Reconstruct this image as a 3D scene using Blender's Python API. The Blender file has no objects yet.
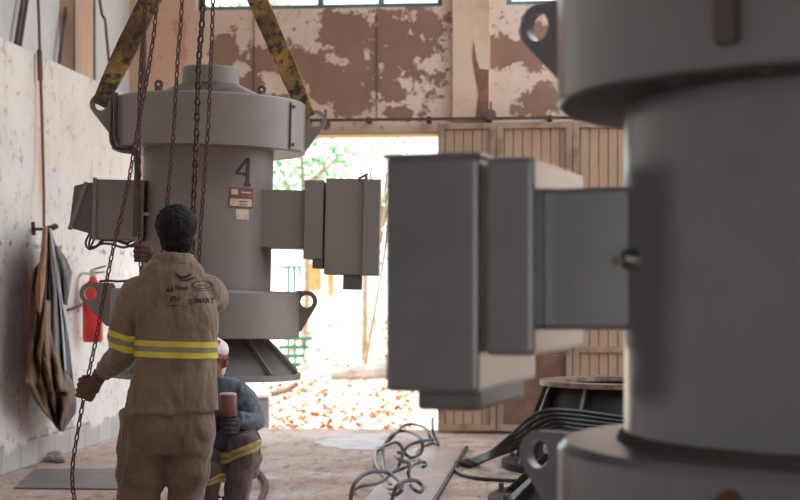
import bpy, bmesh, math, random
from mathutils import Vector, Matrix, noise
from mathutils.bvhtree import BVHTree
random.seed(7)
SC = bpy.context.scene
COL = SC.collection
V = Vector
PI = math.pi

# ------------------------------------------------------------------ camera, world, sun, exposure
F = 1600.0                      # focal length in pixels of the 800 px wide frame
CH = 1.30                       # camera height
HY = 292.0                      # horizon row
cam = bpy.data.cameras.new('camera')
cam.sensor_width = 36.0
cam.lens = 36.0 * F / 800.0
cam.shift_y = (HY - 250.0) / 800.0
cam.clip_end = 400
cam.dof.use_dof = True
cam.dof.focus_distance = 7.7
cam.dof.aperture_fstop = 3.2
camo = bpy.data.objects.new('camera', cam)
COL.objects.link(camo)
camo.location = (0, 0, CH)
camo.rotation_euler = (PI / 2, 0, 0)
SC.camera = camo

wd = bpy.data.worlds.new('sky')
SC.world = wd
wd.use_nodes = True
bg = wd.node_tree.nodes['Background']
bg.inputs[0].default_value = (0.86, 0.95, 1.0, 1)
bg.inputs[1].default_value = 1.0

sun = bpy.data.lights.new('sun', 'SUN')
sun.energy = 2.2
sun.angle = 0.02
sun.color = (1.0, 0.93, 0.82)
suno = bpy.data.objects.new('sun', sun)
COL.objects.link(suno)
suno.rotation_euler = V((-0.75, -0.28, 0.58)).to_track_quat('Z', 'Y').to_euler()

SC.view_settings.view_transform = 'Standard'
SC.view_settings.look = 'None'
SC.view_settings.gamma = 1.0
SC.view_settings.use_curve_mapping = False
SC.view_settings.exposure = 1.4


# ------------------------------------------------------------------ helpers
def P(px, py, Y):
    return V(((px - 400) / F * Y, Y, CH - (py - HY) / F * Y))


TH = math.atan(0.1)
U = V((math.cos(TH), -math.sin(TH), 0))
W = V((math.sin(TH), math.cos(TH), 0))
LA, BB = -3.936, 14.81          # left wall plane, back wall plane in room coordinates


def R(a, b, z=0.0):
    return U * a + W * b + V((0, 0, z))


def left_at(px, py, off=0.0):   # world point on the left wall seen at a pixel
    t = (px - 400) / F
    Y = (LA + off) / (0.99504 * t - 0.0995)
    return P(px, py, Y)


def back_at(px, py, off=0.0):
    t = (px - 400) / F
    Y = (BB - off) / (0.99504 + 0.0995 * t)
    return P(px, py, Y)


def room(p):                    # world -> room (a, b, z)
    return V((p.dot(U), p.dot(W), p.z))


def floor_at(px, py, z=0.0):
    Y = (CH - z) * F / (py - HY)
    return V(((px - 400) / F * Y, Y, z))


def lin(c):
    return tuple(((x / 255) / 12.92 if x <= 10 else (((x / 255) + 0.055) / 1.055) ** 2.4) for x in c)


def mix_rgb(nt, fac, c1, c2):
    n = nt.nodes.new('ShaderNodeMix')
    n.data_type = 'RGBA'
    for s, v in ((n.inputs[0], fac), (n.inputs[6], c1), (n.inputs[7], c2)):
        if isinstance(v, (int, float)):
            s.default_value = v
        elif isinstance(v, tuple):
            s.default_value = (*v, 1) if len(v) == 3 else v
        else:
            nt.links.new(v, s)
    return n.outputs[2]


def math_node(nt, op, a, b=None, clamp=False):
    n = nt.nodes.new('ShaderNodeMath')
    n.operation = op
    n.use_clamp = clamp
    for s, v in ((n.inputs[0], a), (n.inputs[1], b)):
        if v is None:
            continue
        if isinstance(v, (int, float)):
            s.default_value = v
        else:
            nt.links.new(v, s)
    return n.outputs[0]


def obj_coord(nt, scale=(1, 1, 1)):
    tc = nt.nodes.new('ShaderNodeTexCoord')
    m = nt.nodes.new('ShaderNodeMapping')
    m.inputs['Scale'].default_value = scale
    nt.links.new(tc.outputs['Object'], m.inputs[0])
    return m.outputs[0]


def noise_tex(nt, scale, detail=4, rough=0.6, stretch=(1, 1, 1)):
    n = nt.nodes.new('ShaderNodeTexNoise')
    n.inputs['Scale'].default_value = scale
    n.inputs['Detail'].default_value = detail
    n.inputs['Roughness'].default_value = rough
    nt.links.new(obj_coord(nt, stretch), n.inputs['Vector'])
    return n.outputs[0]


def step(nt, val, lo, hi):
    n = nt.nodes.new('ShaderNodeMapRange')
    n.inputs[1].default_value = lo
    n.inputs[2].default_value = hi
    nt.links.new(val, n.inputs[0])
    return n.outputs[0]


def bump(nt, bs, h, strength=0.3, dist=0.01):
    b = nt.nodes.new('ShaderNodeBump')
    b.inputs['Strength'].default_value = strength
    b.inputs['Distance'].default_value = dist
    nt.links.new(h, b.inputs['Height'])
    nt.links.new(b.outputs[0], bs.inputs['Normal'])


def mat(name, c, rough=0.6, metal=0.0, c2=None, sc=6.0, lo=0.45, hi=0.65, bmp=0.0, bsc=None, stretch=(1, 1, 1),
        c3=None, sc3=20.0, lo3=0.6, hi3=0.66, spec=0.5, sheen=0.0):
    m = bpy.data.materials.new(name)
    m.use_nodes = True
    nt = m.node_tree
    bs = nt.nodes['Principled BSDF']
    bs.inputs['Roughness'].default_value = rough
    bs.inputs['Metallic'].default_value = metal
    bs.inputs['Specular IOR Level'].default_value = spec
    if sheen:
        bs.inputs['Sheen Weight'].default_value = sheen
    col = lin(c)
    bs.inputs['Base Color'].default_value = (*col, 1)
    out = col
    if c2:
        out = mix_rgb(nt, step(nt, noise_tex(nt, sc, 5, 0.62, stretch), lo, hi), out, lin(c2))
    if c3:
        out = mix_rgb(nt, step(nt, noise_tex(nt, sc3, 6, 0.7, stretch), lo3, hi3), out, lin(c3))
    if not isinstance(out, tuple):
        nt.links.new(out, bs.inputs['Base Color'])
    if bmp:
        bump(nt, bs, noise_tex(nt, bsc or sc * 3, 5, 0.65, stretch), bmp)
    return m


class MB:
    """collects shapes for one mesh object"""

    def __init__(self):
        self.bm = bmesh.new()

    def box(self, c, s, rot=None):
        M = Matrix.Translation(V(c)) @ (rot.to_4x4() if rot else Matrix()) @ Matrix.Diagonal((s[0], s[1], s[2], 1))
        bmesh.ops.create_cube(self.bm, size=1.0, matrix=M)
        return self

    def bar(self, p0, p1, w, h, up=V((0, 0, 1))):
        p0, p1 = V(p0), V(p1)
        z = (p1 - p0).normalized()
        x = up.cross(z)
        if x.length < 1e-4:
            x = V((1, 0, 0))
        x.normalize()
        y = z.cross(x)
        rot = Matrix((x, y, z)).transposed()
        return self.box((p0 + p1) / 2, (w, h, (p1 - p0).length), rot)

    def ringloft(self, rings, cap=True, closed=True):
        vs = [[self.bm.verts.new(p) for p in r] for r in rings]
        n = len(vs[0])
        for a, b in zip(vs, vs[1:]):
            for i in range(n if closed else n - 1):
                j = (i + 1) % n
                self.bm.faces.new((a[i], a[j], b[j], b[i]))
        if cap:
            self.bm.faces.new(list(reversed(vs[0])))
            self.bm.faces.new(vs[-1])
        return self

    def tube(self, pts, r, n=8, cap=True):
        pts = [V(p) for p in pts]
        rs = r if isinstance(r, (list, tuple)) else [r] * len(pts)
        rings = []
        prev = None
        for i, p in enumerate(pts):
            t = (pts[min(i + 1, len(pts) - 1)] - pts[max(i - 1, 0)])
            t.normalize()
            if prev is None:
                x = t.orthogonal().normalized()
            else:
                x = (prev - t * prev.dot(t)).normalized()
            prev = x
            y = t.cross(x)
            rings.append([p + (x * math.cos(2 * PI * k / n) + y * math.sin(2 * PI * k / n)) * rs[i] for k in range(n)])
        return self.ringloft(rings, cap)

    def cyl(self, p0, p1, r0, r1=None, n=16):
        return self.tube([p0, p1], [r0, r0 if r1 is None else r1], n)

    def lathe(self, prof, c=(0, 0, 0), n=64, cap=True):
        c = V(c)
        rings = [[c + V((r * math.cos(2 * PI * k / n), r * math.sin(2 * PI * k / n), z)) for k in range(n)] for r, z in prof]
        return self.ringloft(rings, cap)

    def prism(self, pts, ext, hole=None):
        """planar outline (3D points) extruded by ext, optional hole outline with as many points"""
        pts = [V(p) for p in pts]
        ext = V(ext)
        if hole is None:
            a = [self.bm.verts.new(p) for p in pts]
            b = [self.bm.verts.new(p + ext) for p in pts]
            n = len(pts)
            self.bm.faces.new(a)
            self.bm.faces.new(list(reversed(b)))
            for i in range(n):
                self.bm.faces.new((a[i], b[i], b[(i + 1) % n], a[(i + 1) % n]))
        else:
            hole = [V(p) for p in hole]
            n = len(pts)
            L = [[self.bm.verts.new(p) for p in q] for q in (pts, hole, [p + ext for p in hole], [p + ext for p in pts])]
            for k in range(4):
                A, B = L[k], L[(k + 1) % 4]
                for i in range(n):
                    self.bm.faces.new((A[i], A[(i + 1) % n], B[(i + 1) % n], B[i]))
        return self

    def ball(self, c, s, seg=20, rot=None):
        M = Matrix.Translation(V(c)) @ (rot.to_4x4() if rot else Matrix()) @ Matrix.Diagonal((s[0], s[1], s[2], 1))
        bmesh.ops.create_uvsphere(self.bm, u_segments=seg, v_segments=max(6, seg * 2 // 3), radius=1.0, matrix=M)
        return self

    def build(self, name, m, parent=None, bevel=0.0, smooth=True, angle=35):
        bmesh.ops.recalc_face_normals(self.bm, faces=self.bm.faces)
        if bevel:
            es = [e for e in self.bm.edges if len(e.link_faces) == 2 and e.calc_face_angle(0) > 0.6]
            bmesh.ops.bevel(self.bm, geom=es, offset=bevel, segments=2, profile=0.6, affect='EDGES', clamp_overlap=True)
        me = bpy.data.meshes.new(name)
        self.bm.to_mesh(me)
        self.bm.free()
        if smooth:
            me.polygons.foreach_set('use_smooth', [True] * len(me.polygons))
            me.set_sharp_from_angle(angle=math.radians(angle))
        o = bpy.data.objects.new(name, me)
        COL.objects.link(o)
        for q in (m if isinstance(m, (list, tuple)) else [m]):
            me.materials.append(q)
        if parent:
            o.parent = parent
        return o


def tag(o, label, cat, group=None, kind=None):
    o['label'] = label
    o['category'] = cat
    if group:
        o['group'] = group
    if kind:
        o['kind'] = kind
    return o


def thing(name, label, cat, loc=(0, 0, 0), rot=(0, 0, 0), group=None):
    o = bpy.data.objects.new(name, None)
    o.empty_display_size = 0.1
    COL.objects.link(o)
    o.location = loc
    o.rotation_euler = rot
    return tag(o, label, cat, group)


def struct(o, label=None):
    o['kind'] = 'structure'
    if label:
        o['label'] = label
    return o


def in_room(o):                 # an object built in room axes
    o.rotation_euler.z = -TH
    return o


def spline(pts, n=8):
    pts = [V(p) for p in pts]
    out = []
    for i in range(len(pts) - 1):
        p0, p1, p2, p3 = pts[max(i - 1, 0)], pts[i], pts[i + 1], pts[min(i + 2, len(pts) - 1)]
        for k in range(n):
            t = k / n
            out.append(0.5 * ((2 * p1) + (p2 - p0) * t + (2 * p0 - 5 * p1 + 4 * p2 - p3) * t * t + (3 * p1 - p0 - 3 * p2 + p3) * t ** 3))
    out.append(pts[-1])
    return out


def resample(pts, d):
    out = [pts[0]]
    acc = 0.0
    for a, b in zip(pts, pts[1:]):
        L = (b - a).length
        s = d - acc
        while s <= L:
            out.append(a + (b - a) * (s / L))
            s += d
        acc = (acc + L) % d
    return out


def fuse(mb, voxel, smooth_it=4, disp=None):
    """voxel-unite the collected shapes into one continuous skin; returns a new MB"""
    bmesh.ops.recalc_face_normals(mb.bm, faces=mb.bm.faces)
    me = bpy.data.meshes.new('tmp')
    mb.bm.to_mesh(me)
    mb.bm.free()
    o = bpy.data.objects.new('tmp', me)
    COL.objects.link(o)
    r = o.modifiers.new('r', 'REMESH')
    r.mode = 'VOXEL'
    r.voxel_size = voxel
    if smooth_it:
        s = o.modifiers.new('s', 'SMOOTH')
        s.iterations = smooth_it
        s.factor = 0.5
    dg = bpy.context.evaluated_depsgraph_get()
    ev = o.evaluated_get(dg)
    nm = bpy.data.meshes.new_from_object(ev)
    out = MB()
    out.bm.from_mesh(nm)
    if disp:
        out.bm.normal_update()
        for v, d in [(v, v.normal * disp(v.co)) for v in out.bm.verts]:
            v.co += d
    bpy.data.objects.remove(o)
    bpy.data.meshes.remove(me)
    bpy.data.meshes.remove(nm)
    return out


# ------------------------------------------------------------------ materials
M = {}
M['machine'] = mat('grey_paint', (139, 130, 126), 0.45, 0, (130, 119, 113), 3.0, 0.4, 0.7, c3=(120, 105, 96), sc3=14, lo3=0.66, hi3=0.72)
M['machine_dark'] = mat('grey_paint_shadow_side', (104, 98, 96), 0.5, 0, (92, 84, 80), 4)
M['near'] = mat('dark_grey_paint', (112, 112, 119), 0.28, 0, (102, 101, 107), 2.5, 0.4, 0.7, c3=(98, 84, 76), sc3=11, lo3=0.66, hi3=0.74)
_b = M['near'].node_tree.nodes['Principled BSDF']
_b.inputs['Coat Weight'].default_value = 0.5
_b.inputs['Coat Roughness'].default_value = 0.2
M['underside_shade'] = mat('grey_paint_underside_shade', (58, 52, 52), 0.55)  # dark tone standing in for the shade below the near drum
M['seam'] = mat('seam_sealant', (70, 62, 60), 0.8)
M['steel'] = mat('bare_steel', (150, 145, 142), 0.35, 0.8, (110, 100, 95), 8)
M['pipe'] = mat('conduit', (88, 80, 80), 0.4, 0.4)
M['chain'] = mat('rusty_chain', (92, 60, 52), 0.55, 0.55, (58, 40, 38), 30)
M['chain_dark'] = mat('oiled_chain', (58, 46, 44), 0.45, 0.6, (84, 60, 52), 30)
M['cable_grey'] = mat('grey_cable_sheath', (104, 98, 106), 0.4, 0, (78, 72, 82), 5)
M['cable_black'] = mat('black_rubber', (40, 36, 38), 0.4, 0, (64, 56, 56), 9, 0.5, 0.7)
M['purple'] = mat('dark_cable', (66, 48, 66), 0.5)
M['black'] = mat('black_paint', (30, 27, 28), 0.5, 0, (46, 38, 36), 6)
M['edge'] = mat('worn_edge', (150, 128, 116), 0.5, 0.3, (96, 80, 74), 10)
M['cloth'] = mat('khaki_cloth', (126, 104, 88), 0.9, 0, (112, 91, 77), 7, sheen=0.2, bmp=0.25, bsc=160)
M['trouser'] = mat('brown_cloth', (110, 89, 76), 0.9, 0, (96, 76, 64), 6, sheen=0.2, bmp=0.25, bsc=160)
M['trouser2'] = mat('dark_brown_cloth', (96, 80, 76), 0.9, 0, (84, 68, 64), 6, sheen=0.2)
M['yellow'] = mat('fluorescent_yellow', (206, 190, 66), 0.7)
M['yellow_dirty'] = mat('dirty_yellow', (196, 172, 84), 0.8, 0, (160, 136, 70), 12)
M['silver'] = mat('reflective_grey', (138, 122, 100), 0.6)
M['skin'] = mat('skin', (140, 92, 72), 0.55)
M['hair'] = mat('black_hair', (24, 20, 21), 0.7, 0, (34, 28, 28), 60, spec=0.25, bmp=0.6, bsc=120)
M['glove'] = mat('brown_leather_glove', (94, 66, 54), 0.8, 0, (70, 48, 42), 14)
M['glove_dark'] = mat('dark_glove', (60, 50, 52), 0.8)
M['boot'] = mat('black_boot', (34, 30, 30), 0.6)
M['blue'] = mat('grey_blue_knit', (108, 114, 128), 0.9, 0, (84, 90, 106), 40)
M['ink'] = mat('dark_print', (44, 38, 42), 0.8)
M['bandana'] = mat('white_red_cloth', (232, 226, 226), 0.85, 0, (186, 60, 70), 22, 0.58, 0.6)
M['redtool'] = mat('red_brown_paint', (128, 76, 66), 0.45, 0, (104, 60, 54), 10)
M['pale'] = mat('pale_grey', (196, 190, 188), 0.5)
M['red'] = mat('red_enamel', (214, 54, 44), 0.35, 0, (190, 44, 38), 6)
M['orange_stain'] = mat('rust_orange', (196, 112, 64), 0.8)
M['maroon'] = mat('maroon_print', (124, 58, 56), 0.6, 0, (150, 90, 84), 60)
M['cream'] = mat('cream_print', (214, 196, 178), 0.6, 0, (190, 166, 148), 30)
M['number'] = mat('stencil_black', (62, 54, 54), 0.7, 0, (84, 74, 72), 40)
M['leather'] = mat('brown_leather', (110, 80, 62), 0.75, 0, (82, 58, 48), 5, c3=(150, 112, 86), sc3=9, lo3=0.6, hi3=0.7)
M['leather_light'] = mat('tan_leather', (158, 112, 80), 0.8, 0, (128, 88, 64), 6)
M['denim'] = mat('faded_dark_denim', (88, 86, 96), 0.9, 0, (68, 66, 76), 8)
M['lining'] = mat('grey_lining', (120, 112, 112), 0.9, 0, (94, 88, 90), 10)
M['edging'] = mat('pale_edging', (190, 190, 200), 0.8)
M['rust'] = mat('rusty_bar', (104, 72, 58), 0.8, 0.3, (70, 50, 46), 14)
M['rope'] = mat('brown_rope', (112, 88, 74), 0.9)
M['plate'] = mat('grey_floor_sheet', (112, 106, 110), 0.6, 0.2, (136, 122, 116), 5)
M['greenpaint'] = mat('green_paint', (40, 112, 84), 0.5)
M['orangewall'] = mat('orange_brick', (226, 150, 96), 0.8, 0, (206, 124, 76), 3)
M['paleplaster'] = mat('pale_plaster', (232, 222, 210), 0.9)
M['bark'] = mat('bark', (150, 128, 108), 0.9, 0, (120, 98, 82), 8)
M['stone'] = mat('grey_stone', (168, 158, 150), 0.9, 0, (130, 122, 116), 4)
M['leaf'] = mat('green_leaf', (120, 168, 104), 0.5, 0, (86, 140, 84), 1.5)
M['leaf2'] = mat('sage_leaf', (176, 188, 140), 0.5, 0, (150, 176, 120), 1.5)
M['dryleaf'] = mat('dry_leaf', (168, 98, 40), 0.7, 0, (126, 62, 28), 3)
M['window'] = mat('window_frame_paint', (86, 118, 122), 0.5, 0, (110, 136, 136), 5)
M['doorpaint'] = mat('beige_door_paint', (176, 146, 122), 0.7, 0, (160, 128, 104), 2.0, 0.4, 0.65, stretch=(1, 1, .25), c3=(120, 90, 72), sc3=7, lo3=0.64, hi3=0.74)
M['doorframe'] = mat('door_frame_paint', (164, 138, 118), 0.7, 0, (130, 104, 88), 6)
M['rustplate'] = mat('rusty_plate', (112, 82, 68), 0.85, 0, (134, 102, 86), 3, c3=(170, 140, 124), sc3=12, lo3=0.66, hi3=0.74)
M['lintel'] = mat('yellow_lintel', (190, 160, 108), 0.8)
M['sheet'] = mat('white_sheeting', (212, 210, 212), 0.7, 0, (190, 188, 192), 1.2, 0.4, 0.7, c3=(140, 124, 116), sc3=16, lo3=0.68, hi3=0.72)
M['post'] = mat('dark_post', (104, 92, 92), 0.7, 0, (70, 62, 62), 8)
M['column'] = mat('tan_column', (206, 178, 158), 0.8, 0, (184, 148, 126), 1.5, 0.4, 0.7, stretch=(1, 1, .3))


for _n in ('cloth', 'trouser', 'trouser2', 'blue'):
    _nt = M[_n].node_tree
    _bs = _nt.nodes['Principled BSDF']
    _w = _nt.nodes.new('ShaderNodeTexNoise')
    _w.inputs['Scale'].default_value = 6
    _w.inputs['Detail'].default_value = 3
    _w.inputs['Distortion'].default_value = 0.4
    _nt.links.new(obj_coord(_nt, (1, 1, .55)), _w.inputs['Vector'])
    bump(_nt, _bs, _w.outputs[0], 0.8, 0.12)


def left_wall_mat():
    m = bpy.data.materials.new('white_plaster')
    m.use_nodes = True
    nt = m.node_tree
    bs = nt.nodes['Principled BSDF']
    bs.inputs['Roughness'].default_value = 0.85
    c = mix_rgb(nt, step(nt, noise_tex(nt, 0.9, 6, 0.6), 0.4, 0.7), lin((228, 222, 219)), lin((208, 201, 198)))
    c = mix_rgb(nt, step(nt, noise_tex(nt, 9, 8, 0.75), 0.55, 0.64), c, lin((178, 164, 156)))
    c = mix_rgb(nt, step(nt, noise_tex(nt, 30, 5, 0.75), 0.66, 0.70), c, lin((152, 134, 124)))
    tc = nt.nodes.new('ShaderNodeTexCoord')
    sp = nt.nodes.new('ShaderNodeSeparateXYZ')
    nt.links.new(tc.outputs['Object'], sp.inputs[0])
    # rust runs below the hook and beside the extinguisher: (b, z top, z bottom, half width)
    for (px, py0, py1, hw, s) in ((28, 255, 440, .24, 1.2), (84, 280, 350, .10, 1.2), (41, 30, 240, .12, .5)):
        q = room(left_at(px, py0))
        q2 = room(left_at(px, py1))
        d = math_node(nt, 'ABSOLUTE', math_node(nt, 'SUBTRACT', sp.outputs[1], q.y))
        fx = math_node(nt, 'SUBTRACT', 1.0, math_node(nt, 'DIVIDE', d, hw), True)
        fz = math_node(nt, 'MULTIPLY', step(nt, sp.outputs[2], q.z + .05, q.z - .12), step(nt, sp.outputs[2], q2.z, q2.z + .5))
        n = step(nt, noise_tex(nt, 5, 6, 0.68, (1, 1, .35)), 0.34, 0.58)
        f = math_node(nt, 'MULTIPLY', math_node(nt, 'MULTIPLY', fx, fz), n)
        c = mix_rgb(nt, math_node(nt, 'MULTIPLY', f, s * 1.3, True), c, lin((196, 138, 100)))
    # horizontal row of chipped marks at 1.55 m and the bare block course at the foot
    row = math_node(nt, 'SUBTRACT', 1.0, math_node(nt, 'DIVIDE', math_node(nt, 'ABSOLUTE', math_node(nt, 'SUBTRACT', sp.outputs[2], 1.65)), 0.03), True)
    c = mix_rgb(nt, math_node(nt, 'MULTIPLY', row, step(nt, noise_tex(nt, 9, 4, 0.6), 0.5, 0.6)), c, lin((96, 80, 76)))
    br = nt.nodes.new('ShaderNodeTexBrick')
    mp = nt.nodes.new('ShaderNodeMapping')
    mp.inputs['Rotation'].default_value = (PI / 2, 0, PI / 2)
    nt.links.new(tc.outputs['Object'], mp.inputs[0])
    cx = nt.nodes.new('ShaderNodeCombineXYZ')
    nt.links.new(sp.outputs[1], cx.inputs[0])
    nt.links.new(sp.outputs[2], cx.inputs[1])
    nt.links.new(cx.outputs[0], br.inputs['Vector'])
    br.inputs['Scale'].default_value = 1.0
    br.inputs['Brick Width'].default_value = 0.40
    br.inputs['Row Height'].default_value = 0.2
    br.inputs['Mortar Size'].default_value = 0.008
    br.inputs['Color1'].default_value = (*lin((178, 172, 170)), 1)
    br.inputs['Color2'].default_value = (*lin((160, 152, 150)), 1)
    br.inputs['Mortar'].default_value = (*lin((112, 104, 102)), 1)
    edge = math_node(nt, 'ADD', sp.outputs[2], math_node(nt, 'MULTIPLY', noise_tex(nt, 2.2, 4, 0.6), 0.5))
    fb = step(nt, edge, 0.47, 0.43)
    c = mix_rgb(nt, math_node(nt, 'MULTIPLY', fb, 0.8), c, br.outputs[0])
    nt.links.new(c, bs.inputs['Base Color'])
    bump(nt, bs, noise_tex(nt, 14, 6, 0.6), 0.25, 0.01)
    return m


def back_wall_mat():
    m = bpy.data.materials.new('peeling_plaster')
    m.use_nodes = True
    nt = m.node_tree
    bs = nt.nodes['Principled BSDF']
    bs.inputs['Roughness'].default_value = 0.9
    tc = nt.nodes.new('ShaderNodeTexCoord')
    cream = mix_rgb(nt, step(nt, noise_tex(nt, 1.6, 6, 0.62), 0.38, 0.68), lin((226, 204, 190)), lin((214, 182, 162)))
    cream = mix_rgb(nt, step(nt, noise_tex(nt, 15, 8, 0.78), 0.58, 0.63), cream, lin((150, 112, 94)))
    brown = mix_rgb(nt, step(nt, noise_tex(nt, 4, 6, 0.65), 0.35, 0.7), lin((140, 106, 92)), lin((158, 122, 106)))
    acc = None
    blobs = [(398, 45, 42, 40), (345, 32, 30, 26), (325, 84, 34, 20), (375, 88, 30, 22), (300, 62, 30, 16), (250, 78, 20, 14), (225, 50, 14, 18), (396, 112, 20, 8),
             (262, 62, 20, 20), (515, 55, 26, 16), (538, 40, 18, 14), (540, 102, 24, 12), (508, 62, 16, 6), (418, 75, 20, 10), (345, 105, 14, 10),
             (182, 40, 4, 30), (205, 92, 8, 8), (280, 98, 14, 6)]
    for (px, py, rx, ry) in blobs:
        q = room(back_at(px, py))
        s = 14.9 / F
        vm = nt.nodes.new('ShaderNodeVectorMath')
        vm.operation = 'SUBTRACT'
        nt.links.new(tc.outputs['Object'], vm.inputs[0])
        vm.inputs[1].default_value = (q.x, 0, q.z)
        v2 = nt.nodes.new('ShaderNodeVectorMath')
        v2.operation = 'MULTIPLY'
        nt.links.new(vm.outputs[0], v2.inputs[0])
        v2.inputs[1].default_value = (1 / (rx * s * 1.8), 0, 1 / (ry * s * 1.8))
        v3 = nt.nodes.new('ShaderNodeVectorMath')
        v3.operation = 'LENGTH'
        nt.links.new(v2.outputs[0], v3.inputs[0])
        d = math_node(nt, 'SUBTRACT', 1.0, v3.outputs['Value'], True)
        acc = d if acc is None else math_node(nt, 'MAXIMUM', acc, d)
    nz = noise_tex(nt, 4.0, 12, 0.70)
    f = math_node(nt, 'ADD', acc, math_node(nt, 'MULTIPLY', math_node(nt, 'SUBTRACT', nz, 0.5), 3.4))
    f = step(nt, f, 0.40, 0.44)
    c = mix_rgb(nt, f, cream, brown)
    # warm orange wash of the bay by the left corner
    sp = nt.nodes.new('ShaderNodeSeparateXYZ')
    nt.links.new(tc.outputs['Object'], sp.inputs[0])
    q = room(back_at(196, 50))
    g = step(nt, sp.outputs[0], q.x + .15, q.x - .1)
    c = mix_rgb(nt, math_node(nt, 'MULTIPLY', g, 0.75), c, lin((210, 164, 136)))
    nt.links.new(c, bs.inputs['Base Color'])
    bump(nt, bs, math_node(nt, 'SUBTRACT', math_node(nt, 'MULTIPLY', noise_tex(nt, 20, 6, 0.6), 0.4), f), 0.4, 0.012)
    return m


def floor_mat():
    m = bpy.data.materials.new('dusty_concrete')
    m.use_nodes = True
    nt = m.node_tree
    bs = nt.nodes['Principled BSDF']
    c = mix_rgb(nt, step(nt, noise_tex(nt, 0.9, 7, 0.65), 0.36, 0.66), lin((204, 180, 170)), lin((176, 140, 126)))
    c = mix_rgb(nt, step(nt, noise_tex(nt, 5, 8, 0.72, (1, .3, 1)), 0.52, 0.68), c, lin((128, 90, 76)))
    c = mix_rgb(nt, step(nt, noise_tex(nt, 2.6, 8, 0.7, (1, .6, 1)), 0.52, 0.66), c, lin((210, 200, 200)))
    c = mix_rgb(nt, step(nt, noise_tex(nt, 11, 9, 0.8, (1, .3, 1)), 0.56, 0.63), c, lin((112, 76, 64)))
    c = mix_rgb(nt, step(nt, noise_tex(nt, 40, 5, 0.75, (1, .3, 1)), 0.6, 0.66), c, lin((80, 56, 50)))
    nt.links.new(c, bs.inputs['Base Color'])
    r = step(nt, noise_tex(nt, 1.3, 6, 0.6), 0.3, 0.6)
    r2 = math_node(nt, 'ADD', math_node(nt, 'MULTIPLY', r, 0.35), 0.5)
    nt.links.new(r2, bs.inputs['Roughness'])
    bump(nt, bs, noise_tex(nt, 12, 9, 0.78, (1, .35, 1)), 0.9, 0.03)
    return m


def ground_mat():
    m = bpy.data.materials.new('pale_soil')
    m.use_nodes = True
    nt = m.node_tree
    bs = nt.nodes['Principled BSDF']
    bs.inputs['Roughness'].default_value = 0.95
    c = mix_rgb(nt, step(nt, noise_tex(nt, 0.5, 6, 0.6), 0.4, 0.7), lin((236, 224, 206)), lin((226, 204, 176)))
    c = mix_rgb(nt, step(nt, noise_tex(nt, 5, 6, 0.7), 0.62, 0.66), c, lin((206, 150, 96)))
    nt.links.new(c, bs.inputs['Base Color'])
    bump(nt, bs, noise_tex(nt, 6, 6, 0.6), 0.5, 0.05)
    return m


def checker_mat():
    m = bpy.data.materials.new('checker_plate_steel')
    m.use_nodes = True
    nt = m.node_tree
    bs = nt.nodes['Principled BSDF']
    bs.inputs['Roughness'].default_value = 0.5
    bs.inputs['Metallic'].default_value = 0.3
    ck = nt.nodes.new('ShaderNodeTexChecker')
    ck.inputs['Scale'].default_value = 26
    nt.links.new(obj_coord(nt), ck.inputs[0])
    c = mix_rgb(nt, ck.outputs[1], lin((182, 168, 162)), lin((138, 120, 112)))
    c = mix_rgb(nt, step(nt, noise_tex(nt, 3, 6, 0.7), 0.42, 0.62), c, lin((188, 158, 144)))
    nt.links.new(c, bs.inputs['Base Color'])
    bump(nt, bs, ck.outputs[1], 0.3, 0.004)
    return m


def sling_mat():
    m = bpy.data.materials.new('grimy_yellow_webbing')
    m.use_nodes = True
    nt = m.node_tree
    bs = nt.nodes['Principled BSDF']
    bs.inputs['Roughness'].default_value = 0.7
    c = mix_rgb(nt, step(nt, noise_tex(nt, 5, 7, 0.68, (1, 1, 1)), 0.38, 0.58), lin((176, 138, 66)), lin((104, 76, 52)))
    c = mix_rgb(nt, step(nt, noise_tex(nt, 18, 7, 0.75), 0.48, 0.58), c, lin((58, 43, 36)))
    nt.links.new(c, bs.inputs['Base Color'])
    bump(nt, bs, noise_tex(nt, 30, 5, 0.7), 0.4, 0.006)
    return m


def glass_mat():
    m = bpy.data.materials.new('window_glass')
    m.use_nodes = True
    nt = m.node_tree
    nt.nodes.remove(nt.nodes['Principled BSDF'])
    mx = nt.nodes.new('ShaderNodeMixShader')
    t = nt.nodes.new('ShaderNodeBsdfTransparent')
    g = nt.nodes.new('ShaderNodeBsdfGlossy')
    g.inputs['Roughness'].default_value = 0.05
    mx.inputs[0].default_value = 0.06
    nt.links.new(t.outputs[0], mx.inputs[1])
    nt.links.new(g.outputs[0], mx.inputs[2])
    nt.links.new(mx.outputs[0], nt.nodes['Material Output'].inputs[0])
    return m


M['wall_left'] = left_wall_mat()
M['wall_back'] = back_wall_mat()
M['floor'] = floor_mat()
M['ground'] = ground_mat()
M['checker'] = checker_mat()
M['sling'] = sling_mat()
M['glass'] = glass_mat()
M['ceil'] = mat('roof_sheeting', (170, 164, 160), 0.8)
M['plainwall'] = mat('dim_plaster', (170, 150, 138), 0.9)
M['pilaster'] = mat('plastered_pilaster', (218, 190, 168), 0.9, 0, (200, 166, 142), 2, c3=(150, 112, 94), sc3=9, lo3=0.66, hi3=0.7, bmp=0.2, bsc=16)
M['broken'] = mat('broken_brick', (128, 90, 76), 0.95, 0, (150, 110, 92), 9, bmp=0.6, bsc=20)
M['puddle'] = mat('wet_white_patch', (176, 168, 166), 0.5, 0, (160, 140, 132), 5)

# ------------------------------------------------------------------ setting
ZC = 5.7                        # roof underside
RB, RR = -2.5, 6.5              # rear wall, right wall in room coordinates


def slab(a0, a1, b0, b1, z0, z1, name, m, sub=0):
    mb = MB()
    mb.box(((a0 + a1) / 2, (b0 + b1) / 2, (z0 + z1) / 2), (a1 - a0, b1 - b0, z1 - z0))
    return in_room(mb.build(name, m, smooth=False))


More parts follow.
